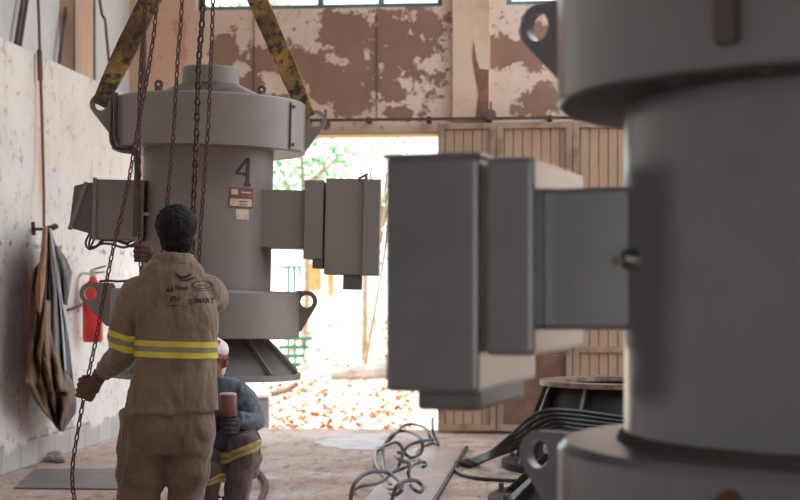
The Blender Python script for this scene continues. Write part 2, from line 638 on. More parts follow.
struct(slab(LA - .3, RR + .3, RB - .3, BB + .28, -.25, 0, 'floor', M['floor']), 'dusty brown concrete workshop floor')
WT = 3.10                       # top of the solid part of the left wall
struct(slab(LA - .3, LA, RB - .3, BB + .3, 0, WT, 'wall_left', M['wall_left']), 'stained white plaster wall at left')
up = slab(LA - .18, LA - .12, RB - .3, BB + .3, WT - .1, ZC, 'wall_left', M['sheet'])
struct(up, 'white sheeting above the left plaster wall')
mb = MB()
SK = (-0.3, 6.3, 4.3, 14.2)      # unseen roof opening, added to bring in overhead daylight (a0, a1, b0, b1)
for a0, a1, b0, b1 in ((LA - .4, SK[0], RB - .3, BB + .3), (SK[1], RR + .4, RB - .3, BB + .3), (SK[0], SK[1], RB - .3, SK[2]), (SK[0], SK[1], SK[3], BB + .3)):
    mb.box(((a0 + a1) / 2, (b0 + b1) / 2, ZC + .07), (a1 - a0, b1 - b0, .14))
struct(in_room(mb.build('ceiling', M['ceil'], smooth=False)), 'roof over the workshop with an added, unseen skylight')
struct(slab(RR, RR + .3, RB, 7.5, 0, ZC, 'wall_right', M['plainwall']), 'side wall out of view at right')
mb = MB()
for a0, a1, z0, z1 in ((LA, RR, 2.6, ZC), (LA, -2.1, 0, 2.6), (2.6, RR, 0, 2.6)):  # doorway gap is added to let sky fill in from behind
    mb.box(((a0 + a1) / 2, RB - .15, (z0 + z1) / 2), (a1 - a0, .3, z1 - z0))
struct(in_room(mb.build('wall_rear', M['plainwall'], smooth=False)), 'wall behind the viewer with an unseen doorway added for fill light')

# back wall with a door opening and a high window band
oL = room(back_at(150, 300)).x
oR = room(back_at(438, 300)).x
oT = back_at(390, 134).z
wins = []
for (x0, x1) in ((196, 442), (506, 640)):
    wins.append((room(back_at(x0, 5)).x, room(back_at(x1, 5)).x))
wz0, wz1 = back_at(390, 7).z, 5.2
xs = [LA - .4, oL, wins[0][0], oR, wins[0][1], wins[1][0], wins[1][1], RR]
xs.sort()
mb = MB()
zs = [0, oT, wz0, wz1, ZC]
for i in range(len(xs) - 1):
    for j in range(4):
        xm, zm = (xs[i] + xs[i + 1]) / 2, (zs[j] + zs[j + 1]) / 2
        if oL < xm < oR and zm < oT:
            continue
        if any(w0 < xm < w1 for w0, w1 in wins) and wz0 < zm < wz1:
            continue
        mb.box((xm, BB + .12, zm), (xs[i + 1] - xs[i], .24, zs[j + 1] - zs[j]))
bmesh.ops.remove_doubles(mb.bm, verts=mb.bm.verts, dist=1e-4)
dead = [f for f in mb.bm.faces if sum(1 for g in mb.bm.faces if False)]
# inner faces shared by two boxes
seen = {}
for f in mb.bm.faces:
    k = tuple(sorted(v.index for v in f.verts)) if False else tuple(sorted((round(v.co.x, 3), round(v.co.y, 3), round(v.co.z, 3)) for v in f.verts))
    seen.setdefault(k, []).append(f)
bmesh.ops.delete(mb.bm, geom=[f for fs in seen.values() if len(fs) > 1 for f in fs], context='FACES')
struct(in_room(mb.build('wall_back', M['wall_back'], smooth=False)), 'peeling pink and brown plaster wall at the back')

# pilaster with its broken lower face
pl0, pl1 = room(back_at(453, 60)).x, room(back_at(490, 60)).x
mb = MB()
mb.box(((pl0 + pl1) / 2, BB - .04, (oT + .1 + ZC) / 2), (pl1 - pl0, .08, ZC - oT - .1))
o = struct(in_room(mb.build('trim_1', M['pilaster'], bevel=.006, smooth=False)), 'pale plastered pilaster with a broken lower face')
mb = MB()
pts = [(474, 42), (477, 60), (480, 70), (489, 71), (489, 119), (476, 119), (479, 95), (476, 78), (473, 60)]
mb.prism([V((room(back_at(x, y)).x, BB - .086, back_at(x, y).z)) for x, y in pts], (0, .02, 0))
mb.build('broken_patch', M['broken'], o, smooth=False)
# joints in the plaster
for n, (x, y0, y1, w) in enumerate(((377, 8, 118, .006), (254, 8, 95, .006), (130, 0, 95, .05))):
    q0, q1 = room(back_at(x, y0)), room(back_at(x, y1))
    if n == 2:
        q0.x = q1.x = LA + .02
    mb = MB()
    mb.box((q0.x, BB - .003, (q0.z + q1.z) / 2), (w, .012, q0.z - q1.z))
    struct(in_room(mb.build('trim_%d' % (n + 2), M['post'], smooth=False)), ('thin joint in plaster near the centre', 'thin joint in plaster above the hung machine', 'dark strip in the back left corner')[n])

# lintel strip under the opening's head
mb = MB()
mb.box(((oL + oR) / 2, BB + .1, oT + .0), (oR - oL, .3, .02))
struct(in_room(mb.build('trim_5', M['lintel'], smooth=False)), 'yellowish edge along the top of the door opening')

# windows: frame + panes
for n, (w0, w1) in enumerate(wins):
    mb = MB()
    fr = .05
    zc = (wz0 + wz1) / 2
    mb.box(((w0 + w1) / 2, BB + .12, wz0 + fr / 2), (w1 - w0, .06, fr))
    mb.box(((w0 + w1) / 2, BB + .12, wz1 - fr / 2), (w1 - w0, .06, fr))
    mull = [w0 + fr / 2, w1 - fr / 2]
    if n == 0:
        mull += [room(back_at(x, 5)).x for x in (319, 380)]
    else:
        mull += [(w0 + w1) / 2]
    for x in mull:
        mb.box((x, BB + .12, zc), (fr, .06, wz1 - wz0 - 2 * fr))
    w = struct(in_room(mb.build('window_%d' % (n + 1), M['window'], smooth=False)), ('high teal-framed window above the door opening', 'high window behind the near machine')[n])
    g = MB()
    mull.sort()
    for x0, x1 in zip(mull, mull[1:]):
        g.box(((x0 + x1) / 2, BB + .12, zc), (x1 - x0 - fr, .006, wz1 - wz0 - 2 * fr))
    g.build('pane', M['glass'], w, smooth=False)

# sliding door leaves on a rail
railz = back_at(450, 120.5).z
r0, r1 = room(back_at(296, 121)).x, room(back_at(700, 121)).x
mb = MB()
mb.box(((r0 + r1) / 2, BB - .14, railz), (r1 - r0, .04, .024))
for x in range(310, 690, 60):
    mb.box((room(back_at(x, 121)).x, BB - .07, railz), (.04, .14, .05))
struct(in_room(mb.build('trim_6', M['rust'], smooth=False)), 'rusty sliding door rail')
for px, py in ((326, 125), (491, 115), (575, 115)):
    q = room(back_at(px, py, .14))
    mb = MB()
    mb.cyl((q.x, BB - .19, q.z), (q.x, BB - .15, q.z), .05, n=20)
    mb.cyl((q.x, BB - .21, q.z), (q.x, BB - .13, q.z), .015, n=10)
    mb.box((q.x, BB - .165, q.z + (.06 if px != 326 else .08)), (.02, .03, .12))
    o = in_room(mb.build('rail_wheel', M['post']))
    tag(o, {326: 'small dark hanger wheel on the rail above the door opening', 491: 'dark roller wheel on the rail at the pilaster',
            575: 'roller wheel on the door rail nearest the close machine'}[px], 'wheel', 'door rail wheels')


def leaf(n, x0, x1, z0, z1, label, lower=None):
    f = .055
    d = BB - .14
    fm = MB()
    for x in (x0 + f / 2, x1 - f / 2):
        fm.box((x, d, (z0 + z1) / 2), (f, .05, z1 - z0))
    for z in (z1 - f / 2, z0 + f / 2, z0 + (z1 - z0) * .265):
        fm.box(((x0 + x1) / 2, d, z), (x1 - x0 - 2 * f, .048, f))
    root = struct(in_room(fm.build('door_%d' % n, M['doorframe'], bevel=.004, smooth=False)), label)
    sm = MB()
    x = x0 + f
    pts = []
    while x < x1 - f - .02:
        pts += [(x, .0), (x + .008, .018), (x + .016, .0)]
        x += .085
    pts = [(x0 + f * .5, 0)] + pts + [(x1 - f * .5, 0)]
    zb = z0 + f if lower is None else lower
    sm.ringloft([[V((x, d + .01 + dy, z)) for x, dy in pts] for z in (zb, z1 - f)], cap=False, closed=False)
    s = sm.build('sheet', M['doorpaint'], root, smooth=False)
    sol = s.modifiers.new('thickness', 'SOLIDIFY')
    sol.thickness = .004
    if lower:
        pm = MB()
        pm.box(((x0 + x1) / 2, d + .012, (z0 + f + lower) / 2), (x1 - x0 - f, .012, lower - z0 - f))
        pm.build('rusted_panel', M['rustplate'], root, smooth=False)
    return root


ax = lambda px: room(back_at(px, 300, .14)).x
leaf(1, ax(438), ax(496), .03, railz - .04, 'narrow beige ribbed sliding door leaf by the opening')
leaf(2, ax(497), ax(572), .03, railz - .04, 'beige ribbed sliding door leaf with a rusted lower panel', lower=.72)
leaf(3, ax(573), ax(660), .03, railz - .04, 'beige ribbed sliding door leaf behind the black stand')

# upper left wall: posts and column over the plaster
q = [(18, 0, 9, 43, .05), (26, 0, 20, 45, .04), (66, 0, 59, 63, .05), (75, 0, 75, 72, .03)]
for n, (xa, ya, xb, yb, w) in enumerate([(23, 0, 16, 42, .05), (27, 0, 20, 44, .04), (67, 0, 59, 62, .045)]):
    p1, p0 = left_at(xa, ya, -.07), left_at(xb, yb + 3, -.07)
    mb = MB()
    mb.bar(p0, p1 + (p1 - p0) * 2.2, w * .55, w * .55)
    o = struct(mb.build('trim_%d' % (7 + n), M['post'], smooth=False), ('leaning dark post at the far left', 'second leaning post at the far left', 'leaning dark post left of the tan column')[n])
b0, b1 = room(left_at(74, 70, 0)).y, room(left_at(93, 75, 0)).y
mb = MB()
mb.box((LA - .08, (b0 + b1) / 2, (WT + ZC) / 2), (.16, b1 - b0, ZC - WT))
o = struct(in_room(mb.build('trim_10', M['column'], smooth=False)), 'tan column above the left wall')
mb = MB()
mb.box((LA + .002, b0 + .01, (WT + ZC) / 2), (.008, .03, ZC - WT))
mb.build('joint', M['post'], o, smooth=False)
for n, (px, w) in enumerate(((94, .07), (98, .035))):
    b = room(left_at(px, 80, 0)).y
    mb = MB()
    mb.box((LA - .07, b, (WT + ZC) / 2), (.08, w * 2, ZC - WT))
    struct(in_room(mb.build('trim_%d' % (11 + n), M['post'], smooth=False)), ('broad dark post right of the tan column', 'slim dark post right of the broad one')[n])

# ------------------------------------------------------------------ outside
mb = MB()
mb.box((0, 40, -.4), (240, 240, .5))
for f in list(mb.bm.faces):
    pass
gr = struct(mb.build('ground', M['ground'], smooth=False), 'pale soil yard outside')
# sloping bank beyond the opening
mb = MB()
rows = []
for j in range(40):
    y = 15.5 + j * .55
    row = []
    for i in range(60):
        x = -9 + i * .3
        h = max(0, (y - 16.5)) / 20 * 1.15
        h = min(h, .95)
        h += .05 * noise.noise(V((x * .9, y * .9, 0))) * min(1, max(0, y - 16) / 2)
        row.append(V((x, y, -.16 + h)))
    rows.append(row)
mb.ringloft(rows, cap=False, closed=False)
bank = struct(mb.build('ground', M['ground']), 'pale soil bank rising outside the door opening')


def bank_z(x, y):
    h = min(max(0, (y - 16.5)) / 20 * 1.15, .95)
    return -.16 + h + .05 * noise.noise(V((x * .9, y * .9, 0))) * min(1, max(0, y - 16) / 2)


mb = MB()
for k in range(1200):
    y = 16 + 17 * random.random() ** 1.3
    x = random.uniform(-.085, 0.01) * y
    s = random.uniform(.03, .07)
    a = random.random() * 2 * PI
    z = bank_z(x, y) + .012
    d, e = V((math.cos(a), math.sin(a), random.uniform(.1, .9))) * s, V((-math.sin(a), math.cos(a), random.uniform(-.3, .5))) * s * .6
    c = V((x, y, z))
    vs = [mb.bm.verts.new(c - d * .2), mb.bm.verts.new(c + d * .5 + e), mb.bm.verts.new(c + d * 1.2), mb.bm.verts.new(c + d * .5 - e)]
    mb.bm.faces.new(vs[:3])
    mb.bm.faces.new((vs[0], vs[2], vs[3]))
tag(mb.build('leaf_litter', M['dryleaf'], smooth=False), 'orange dry leaves scattered over the pale soil bank outside', 'leaves', kind='stuff')


def tree(name, label, base, h, crown, n, m, seed, size=.11, lean=0.0, tr=.06):
    rnd = random.Random(seed)
    root = thing(name, label, 'tree', base, group='trees outside the opening')
    t = MB()
    top = V((lean, 0, h))
    t.tube(spline([(0, 0, -.2), (lean * .3 + .08, .05, h * .4), top], 5), [tr * (1 - .055 * i) for i in range(11)], 10)
    for k in range(6):
        a = k * 1.1 + seed
        st = V((lean * .5, 0, h * .55 + .06 * k * h))
        t.tube([st, st + V((math.cos(a) * crown[0] * .4, math.sin(a) * crown[1] * .4, .3)), st + V((math.cos(a) * crown[0] * .8, math.sin(a) * crown[1] * .8, .7))], [.045, .03, .012], 6)
    t.build('trunk', M['bark'], root)
    f = MB()
    cl = [V((rnd.uniform(-1, 1) * crown[0], rnd.uniform(-1, 1) * crown[1], h + rnd.uniform(-.8, 1) * crown[2])) for _ in range(26)]
    for k in range(n):
        c = rnd.choice(cl) + V((rnd.gauss(0, .28), rnd.gauss(0, .28), rnd.gauss(0, .2)))
        c.x += lean
        d = V((rnd.uniform(-1, 1), rnd.uniform(-1, 1), rnd.uniform(-.8, .4))).normalized()
        e = d.orthogonal().normalized()
        s = size * rnd.uniform(.6, 1.3)
        q = e.cross(d) * s * .15
        vs = [f.bm.verts.new(c), f.bm.verts.new(c + d * s * .5 + e * s * .35 + q), f.bm.verts.new(c + d * s), f.bm.verts.new(c + d * s * .5 - e * s * .35 + q)]
        f.bm.faces.new(vs[:3])
        f.bm.faces.new((vs[0], vs[2], vs[3]))
    f.build('foliage', m, root, smooth=False)
    return root


tree('leafy_tree', 'green leafy tree seen above the machine box through the opening', (-1.6, 26, .2), 3.3, (1.0, .8, .75), 1000, M['leaf'], 1)
tree('leafy_tree', 'sage leafy tree at the left of the opening behind the machine', (-3.7, 30, .2), 2.9, (1.0, .8, .8), 800, M['leaf2'], 2)
tree('leafy_tree', 'leaning slim tree by the right edge of the opening', (-.55, 23, .2), 2.7, (.35, .5, 1.0), 420, M['leaf2'], 3, lean=.5, tr=.03)
tree('leafy_tree', 'tall tree showing through the high window', (-3.5, 35, 0), 7.2, (.8, .8, .7), 1400, M['leaf'], 4)

# small things in the yard
t = thing('green_stand', 'small green metal stand in the bright yard', 'stand', P(290, 292, 22.5) * 1)
t.location = (P(290, 292, 22.5).x, 22.5, bank_z(-1.5, 22.5))
hz = P(290, 267, 22.5).z - t.location.z
MB().box((0, 0, hz), (.32, .25, .03)).build('top', M['greenpaint'], t, bevel=.005, smooth=False)
for sx in (-.02, .06):
    MB().bar((sx * 1.2, 0, 0), (sx, 0, hz), .035, .035).build('leg', M['greenpaint'], t, smooth=False)
MB().box((.14, 0, hz - .09), (.03, .02, .16)).build('bracket', M['greenpaint'], t, smooth=False)

t = thing('yard_hut', 'small pale hut with orange shutters far out in the yard', 'hut', (P(322, 292, 31).x, 31, bank_z(-1.5, 31) - .2))
MB().box((0, 0, .7), (.6, .6, 1.4)).build('wall', M['paleplaster'], t, smooth=False)
MB().box((0, 0, 1.44), (.75, .75, .08)).build('roof', M['pale'], t, smooth=False)
MB().box((-.12, -.31, 1.1), (.22, .03, .5)).build('shutter', M['orangewall'], t, smooth=False)
MB().box((.18, -.31, .95), (.1, .03, .4)).build('shutter', M['orangewall'], t, smooth=False)

mb = MB()
mb.tube([V((P(364, 292, 24).x, 24, bank_z(-.5, 24) - .1)), V((P(365, 292, 24).x, 24.02, P(364, 268, 24).z))], [.045, .04], 10)
tag(mb.build('timber_post', M['bark'], smooth=True), 'short brown post standing in the yard below the hung machine box', 'post')
mb = MB()
pp = [P(330, 325, 21.5), P(350, 320, 21.6), P(370, 315, 21.7), P(392, 311, 21.8)]
mb.tube([V((p.x, p.y, bank_z(p.x, p.y) + .06)) for p in pp], [.05, .11, .14, .16], 10)
tag(mb.build('fallen_log', M['stone'], smooth=True), 'grey fallen log lying across the bank', 'log')

t = thing('slatted_crate', 'green slatted crate low in the yard beside the machine foot', 'crate', (P(290, 292, 20).x, 20, bank_z(-1.37, 20)))
for k in range(4):
    MB().box((-.05 + .05 * k, 0, .35 + k * .11), (.36, .3, .035)).build('slat', M['greenpaint'], t, smooth=False)
for sx in (-.17, .17):
    MB().box((sx, .1, .36), (.03, .03, .72)).build('post', M['pale'], t, smooth=False)
t = thing('concrete_block', 'bluish grey block on the ground just outside the opening', 'block', (P(258, 292, 16.2).x, 16.2, -.15))
mb = MB()
mb.box((0, 0, .2), (.22, .2, .4))
mb.build('body', M['plate'], t, bevel=.01, smooth=False)
MB().box((0, 0, .405), (.25, .23, .03)).build('cap', M['pale'], t, smooth=False)
mb = MB()
pp = [(248, 394), (262, 396), (276, 394), (288, 390), (298, 384)]
mb.tube(spline([P(x, y, 16.6) + V((0, 0, .01)) for x, y in pp], 4), [.03] * 17, 8)
tag(mb.build('dry_branch', M['bark']), 'brown crooked branch lying on the bank outside', 'branch')

# ------------------------------------------------------------------ floor pieces
t = thing('trench_cover', 'long checker plate trench cover running to the door', 'floor plate', (0, 0, 0))
a = room(floor_at(442, 449))
b = room(floor_at(437, 500))
ae = (room(floor_at(461, 450)).x + room(floor_at(438, 499)).x) / 2
aw = ae - .42
be = a.y
t.location = R((ae + aw) / 2, 0, 0)
t.rotation_euler.z = -TH
MB().box((0, (be + 8.2) / 2, .006), (ae - aw, be - 8.2, .012)).build('plate', M['checker'], t, smooth=False)
MB().box(((ae - aw) / 2 + .02, (be + 8.2) / 2, .015), (.022, be - 8.2, .03)).build('edge_rail', M['black'], t, smooth=False)

mb = MB()
mb.prism([floor_at(14, 489, .002), floor_at(118, 490, .002), floor_at(118, 470, .002), floor_at(35, 470, .002)], (0, 0, .01))
tag(mb.build('steel_sheet', M['plate'], smooth=False), 'flat grey steel sheet on the floor by the left wall', 'sheet')

mb = MB()
rp = []
c = floor_at(352, 442, .001)
for k in range(90):
    a = 2 * PI * k / 90
    r = 1 + .45 * noise.noise(V((math.cos(a) * 1.2, math.sin(a) * 1.2, 3))) + .2 * noise.noise(V((math.cos(a) * 4, math.sin(a) * 4, 5)))
    rp.append(c + V((math.cos(a) * .34 * r, math.sin(a) * .62 * r, 0)))
mb.prism(rp, (0, 0, .003))
tag(mb.build('white_spill', M['puddle'], smooth=False), 'pale wet spill on the floor just inside the opening', 'spill')

for k, (px, py, s) in enumerate(((56, 457, .05), (60, 460, .04), (50, 459, .035))):
    mb = MB()
    bmesh.ops.create_icosphere(mb.bm, subdivisions=2, radius=1)
    for v in mb.bm.verts:
        v.co *= 1 + .35 * noise.noise(v.co * 1.4 + V((k * 3, 0, 0)))
        v.co = V((v.co.x * s * 1.4, v.co.y * s, v.co.z * s * .8))
    o = mb.build('rubble_chunk', M['stone'], smooth=False)
    o.location = floor_at(px, py + 3, 0) + V((0, 0, s * .7))
    tag(o, ('middle rubble chunk at the foot of the left wall', 'rightmost rubble chunk at the foot of the left wall', 'leftmost rubble chunk at the foot of the left wall')[k], 'rubble', 'rubble by the left wall')

# loose grey cables in loops over the trench cover
cab = [                         # (ground row, points in a 5.71x enlarged patch whose corner is at 340, 420)
    (503, [(60, 460), (75, 380), (130, 315), (220, 292), (290, 310), (345, 360), (352, 400), (320, 425), (290, 420)]),
    (463, [(262, 330), (245, 220), (250, 150), (290, 90), (360, 62), (430, 80), (470, 130), (460, 190), (410, 212), (370, 190), (385, 150), (450, 124), (530, 112)]),
    (456, [(290, 372), (255, 320), (215, 270), (200, 215), (215, 180), (260, 138), (300, 95), (350, 42), (370, 28), (430, 25), (490, 50), (515, 100), (530, 118)]),
    (503, [(295, 460), (320, 385), (370, 350), (430, 345), (470, 380), (460, 410), (430, 402), (405, 375)]),
    (474, [(262, 145), (320, 128), (355, 160), (352, 220), (330, 270), (290, 310), (250, 345), (262, 380), (300, 400), (350, 385)]),
    (490, [(78, 398), (130, 376), (230, 355), (300, 300), (370, 272), (395, 248), (350, 230), (318, 205), (325, 185), (360, 190)]),
    (484, [(405, 350), (390, 300), (420, 255), (470, 238), (490, 255), (475, 268)]),
    (445, [(528, -10), (530, 60), (548, 110), (562, 138), (520, 132), (480, 150), (440, 182), (430, 210), (455, 232)]),
]
cl = ['grey cable arched nearest the viewer on the floor', 'large round upright grey cable loop in the middle of the tangle', 'tallest grey cable loop at the back of the tangle',
      'small curled cable end near the front of the tangle', 'grey cable curving down through the left of the tangle', 'grey cable winding low across the front of the tangle',
      'small hooked cable end on the checker plate', 'grey cable at the door corner end of the tangle']
for (gy, pts), lb in zip(cab, cl):
    w = []
    n_ = len(pts)
    for i_, (x, y) in enumerate(pts):
        py = 420 + y / 5.71
        g_ = max(gy + 5 * math.sin(i_ * 1.3), py)     # ground row below this point of the loop
        Y = (CH - .012) * F / (g_ - HY)
        p = P(340 + x / 5.71, py, Y)
        p.z = max(p.z, .012)
        w.append(p)
    mb = MB()
    mb.tube(spline(w, 8), .0125, 8)
    tag(mb.build('loose_cable', M['cable_grey']), lb, 'cable', 'tangle of grey cables on the floor')

# ------------------------------------------------------------------ black stands


def make_stand(name, label, c, h, rt, rb, ring=True):
    root = thing(name, label, 'stand', c, (0, 0, .2), group='black conical stands')
    mb = MB()
    mb.lathe([(rb - .06, .05), (rt - .1, h - .03), (rt - .13, h - .03), (rb - .09, .05)], n=48, cap=False)
    mb.ringloft([[V((r * math.cos(2 * PI * k / 48), r * math.sin(2 * PI * k / 48), z)) for k in range(48)] for r, z in ((rb - .09, .05), (rb - .06, .05))], cap=False)
    mb.build('skirt', M['black'], root)
    mb = MB()
    mb.lathe([(rt, h - .035), (rt, h), (rt - .15, h), (rt - .15, h - .035), (rt, h - .035)], n=64, cap=False)
    mb.build('top_ring', M['edge'], root)
    for k in range(10):
        a = 2 * PI * k / 10 + .1
        d = V((math.cos(a), math.sin(a), 0))
        mb = MB()
        tn = V((-d.y, d.x, 0)) * .012
        pr = [d * (rb - .07) + V((0, 0, .05)), d * rb + V((0, 0, .05)), d * (rt - .03) + V((0, 0, h - .035)), d * (rt - .12) + V((0, 0, h - .035))]
        mb.prism([p - tn for p in pr], tn * 2)
        mb.build('rib', M['black'], root, smooth=False)
        mb = MB()
        mb.bar(d * (rb + .004) + V((0, 0, .05)), d * (rt - .026) + V((0, 0, h - .035)), .022, .008, d)
        mb.build('rib_edge', M['edge'], root.children[-1], smooth=False)
        mb = MB()
        mb.cyl(d * (rb + .03) + V((0, 0, .05)), d * (rb + .03) + V((0, 0, .10)), .018, n=8)
        mb.build('bolt', M['post'], root)
    mb = MB()
    mb.lathe([(rb + .08, 0), (rb + .08, .05), (rb - .15, .05), (rb - .15, 0), (rb + .08, 0)], n=48, cap=False)
    mb.build('base_ring', M['black'], root)
    return root


SY = 11.9
make_stand('machine_stand', 'black conical ribbed stand with a pale top ring behind the near machine', ((628 - 400) / F * SY, SY, 0), CH - 88 / F * SY, .655, .86)
make_stand('machine_stand', 'lower black ribbed stand seen past the near lifting lug', ((652 - 400) / F * 9.75, 9.75, 0), .36, .66, .92)

# black hoses draped over the stand
hl = ['topmost black hose draped over the stand', 'second black hose from the top over the stand', 'third black hose from the top over the stand',
      'fourth black hose from the top over the stand', 'lowest black hose draped over the stand']
for k in range(5):
    o = k * .02
    A = [floor_at(456 + k * 3, 463 + k * .8, .02), floor_at(470 + k * 2, 459.5 + k, .02), P(490, 452 + k * 1.5, 11.5), P(510 + k * 3, 436 + k * 2.5, 11.2), P(530 + k * 3, 418 + k * 4, 11.0),
         P(548 + k * 3, 410.5 + k * 4, 10.95), P(575, 411 + k * 4.5, 10.95), P(605, 415 + k * 4.2, 11.0), P(640, 420 + k * 4, 11.0), P(690, 428 + k * 3, 11.0)]
    A[2].z = max(A[2].z, .02)
    mb = MB()
    mb.tube(spline(A, 6), .0145, 8)
    tag(mb.build('black_hose', M['cable_black']), hl[k], 'hose', 'black hoses over the stand')
mb = MB()
w = [floor_at(x, y, .014) for x, y in ((459, 464), (456, 469), (461, 474), (476, 478), (498, 480), (525, 481), (560, 482))]
mb.tube(spline(w, 6), .013, 8)
tag(mb.build('thin_cable', M['cable_black']), 'thin dark cable curving flat on the floor to the stand', 'cable')
mb = MB()
w = [floor_at(x, y, .022) for x, y in ((244, 474), (254, 471), (261, 475), (266, 484), (264, 495), (258, 504), (250, 512))]
mb.tube(spline(w, 6), .02, 8)
tag(mb.build('rubber_hose', M['rust']), 'brown hose curving on the floor behind the crouching worker', 'hose')


# ------------------------------------------------------------------ generators
def lug_pts(c, e, up, r, drop, reach, thick, hole_r, ny, low=0.0, hx=0.0):
    """a lifting lug: round eye at c, e points outward, tapering down to the drum at -e*reach"""
    n = 40
    out, hole = [], []
    dirs = [2 * PI * k / n for k in range(n)]
    cand = [(math.cos(a) * r, math.sin(a) * r) for a in [2 * PI * k / 64 for k in range(64)]] + [(-reach, -drop), (-reach, r)] + ([(-low, -drop)] if low else [])
    cand = sorted(set(cand))

    def half(ps):
        h = []
        for p in ps:
            while len(h) > 1 and (h[-1][0] - h[-2][0]) * (p[1] - h[-2][1]) - (h[-1][1] - h[-2][1]) * (p[0] - h[-2][0]) <= 0:
                h.pop()
            h.append(p)
        return h[:-1]
    hull = [V(p) for p in half(cand) + half(cand[::-1])]
    for a in dirs:
        d = V((math.cos(a), math.sin(a)))
        best = r
        for i in range(len(hull)):
            A, B = hull[i], hull[(i + 1) % len(hull)]
            den = d.x * (B.y - A.y) - d.y * (B.x - A.x)
            if abs(den) < 1e-9:
                continue
            t = (A.x * (B.y - A.y) - A.y * (B.x - A.x)) / den
            q = (A.x * d.y - A.y * d.x) / den
            if t > 0 and -1e-6 <= q <= 1 + 1e-6:
                best = max(best, t)
        out.append(c + e * d.x * best + up * d.y * best - ny * thick / 2)
        hole.append(c + e * (d.x * hole_r + hx) + up * d.y * hole_r - ny * thick / 2)
    return out, hole, ny * thick


Z3 = V((0, 0, 1))


def lug(root, c, e, r, drop, reach, thick, hole_r, m, low=0.0):
    ny = V((-e.y, e.x, 0))
    if ny.y < 0:
        ny = -ny
    o, h, ext = lug_pts(V(c), V(e), Z3, r, drop, reach, thick, hole_r, ny, low)
    mb = MB()
    mb.prism(o, ext, h)
    return mb.build('lifting_lug', m, root, smooth=False)


def on_cyl(mb, r, pts, depth=.003):
    """flat outline (x, z) laid on the front of a cylinder of radius r, a few mm proud"""
    f = lambda p, rr: V((rr * math.sin(p[0] / r), -rr * math.cos(p[0] / r), p[1]))
    mb.ringloft([[f(p, r - .002) for p in pts], [f(p, r + depth) for p in pts]])
    return mb


# --- the machine hung from the hoist
D = 9.0
k9 = D / F
zb = CH + (HY - 377) * k9
far = thing('hung_generator', 'grey cylindrical machine numbered 4 hanging from yellow slings', 'machine', ((204 - 400) * k9, D, zb), (0, math.radians(1.3), 0))
lx = lambda px: (px - 204) * k9
lz = lambda py: (377 - py) * k9
g = M['machine']
rc, rr = 64.5 * k9, 96 * k9
MB().lathe([(rc, lz(291)), (rc, lz(150))], n=96).build('cylinder', g, far)
MB().lathe([(rr - .12, lz(152)), (rr - .012, lz(153)), (rr, lz(152)), (rr, lz(104)), (rr - .012, lz(102)), (.2, lz(100))], n=96).build('upper_drum', g, far, angle=25)
MB().lathe([(.2, lz(336)), (rr - .022, lz(336)), (rr - .01, lz(335)), (rr - .01, lz(292)), (rr - .022, lz(290)), (.2, lz(289))], n=96).build('lower_drum', g, far, angle=25)
MB().lathe([(.33, lz(101)), (.31, lz(97)), (.18, lz(86)), (.165, lz(85))], n=64).build('neck_cone', M['steel'], far)
MB().lathe([(.16, lz(86)), (.16, lz(69)), (.155, lz(68)), (.13, lz(68))], n=64).build('top_collar', g, far)
for (px, py) in ((157, 95), (258, 98)):
    mb = MB()
    c = V((lx(px), -.18, lz(py)))
    ring = [c + V((math.cos(a) * .017, 0, .032 + math.sin(a) * .017)) for a in [2 * PI * i / 16 for i in range(17)]]
    mb.tube(ring, .009, 8)
    mb.cyl(c - V((0, 0, .02)), c + V((0, 0, .02)), .022, n=10)
    mb.build('eye_bolt', M['pipe'], far)
# lugs
ex = V((1, 0, 0))
for (px, py, sgn, r, hr) in ((95, 107, -1, 11, 6), (310, 118, 1, 10, 6.5), (89, 296, -1, 11, 6.5), (305, 299, 1, 10.5, 6.2)):
    lug(far, (lx(px), 0, lz(py)), ex * sgn, r * k9, 40 * k9, abs(lx(px)) - rr + .03, .03, hr * k9, g)
# bolted plate on the right end of the upper drum
mb = MB()
for a0, a1 in ((60, 76),):
    pts = [(math.radians(a), z) for a, z in ((a0, lz(151)), (a1, lz(151)), (a1, lz(106)), (a0, lz(106)))]
    n = 5
    ri = [[V((q * math.sin(pts[0][0] + (pts[1][0] - pts[0][0]) * i / n), -q * math.cos(pts[0][0] + (pts[1][0] - pts[0][0]) * i / n), z)) for i in range(n + 1)] for q, z in
          ((rr - .01, lz(151)), (rr + .012, lz(151)), (rr + .012, lz(106)), (rr - .01, lz(106)))]
    mb.ringloft(ri + [ri[0]], cap=False, closed=False)
pl = mb.build('side_plate', g, far, smooth=False)
for py in (110, 147):
    a = math.radians(62)
    MB().cyl(V((math.sin(a), -math.cos(a), 0)) * rr + Z3 * lz(py), V((math.sin(a), -math.cos(a), 0)) * (rr + .022) + Z3 * lz(py), .01, n=8).build('bolt', M['pipe'], pl)
# conduits at left
for px, dx in ((113, 0), (119, 1)):
    x = lx(px)
    y = -math.sqrt(max(.0, (rr + .02) ** 2 - x * x))
    mb = MB()
    yy = -rc * .75
    mb.tube(spline([(x, y, lz(101)), (x, y, lz(120)), (x, y, lz(140)), (x + .012, y, lz(150 - dx * 2)), (x + .05, y * .95 + yy * .05, lz(155 - dx * 3)), (lx(136), yy - .03, lz(158 - dx * 3)), (lx(140 + dx), yy - .02, lz(163)), (lx(140.5 + dx * 2), yy - .02, lz(200)), (lx(140.5 + dx * 2), yy - .02, lz(240))], 6), .013, 8)
    mb.build('conduit', M['pipe'], far)
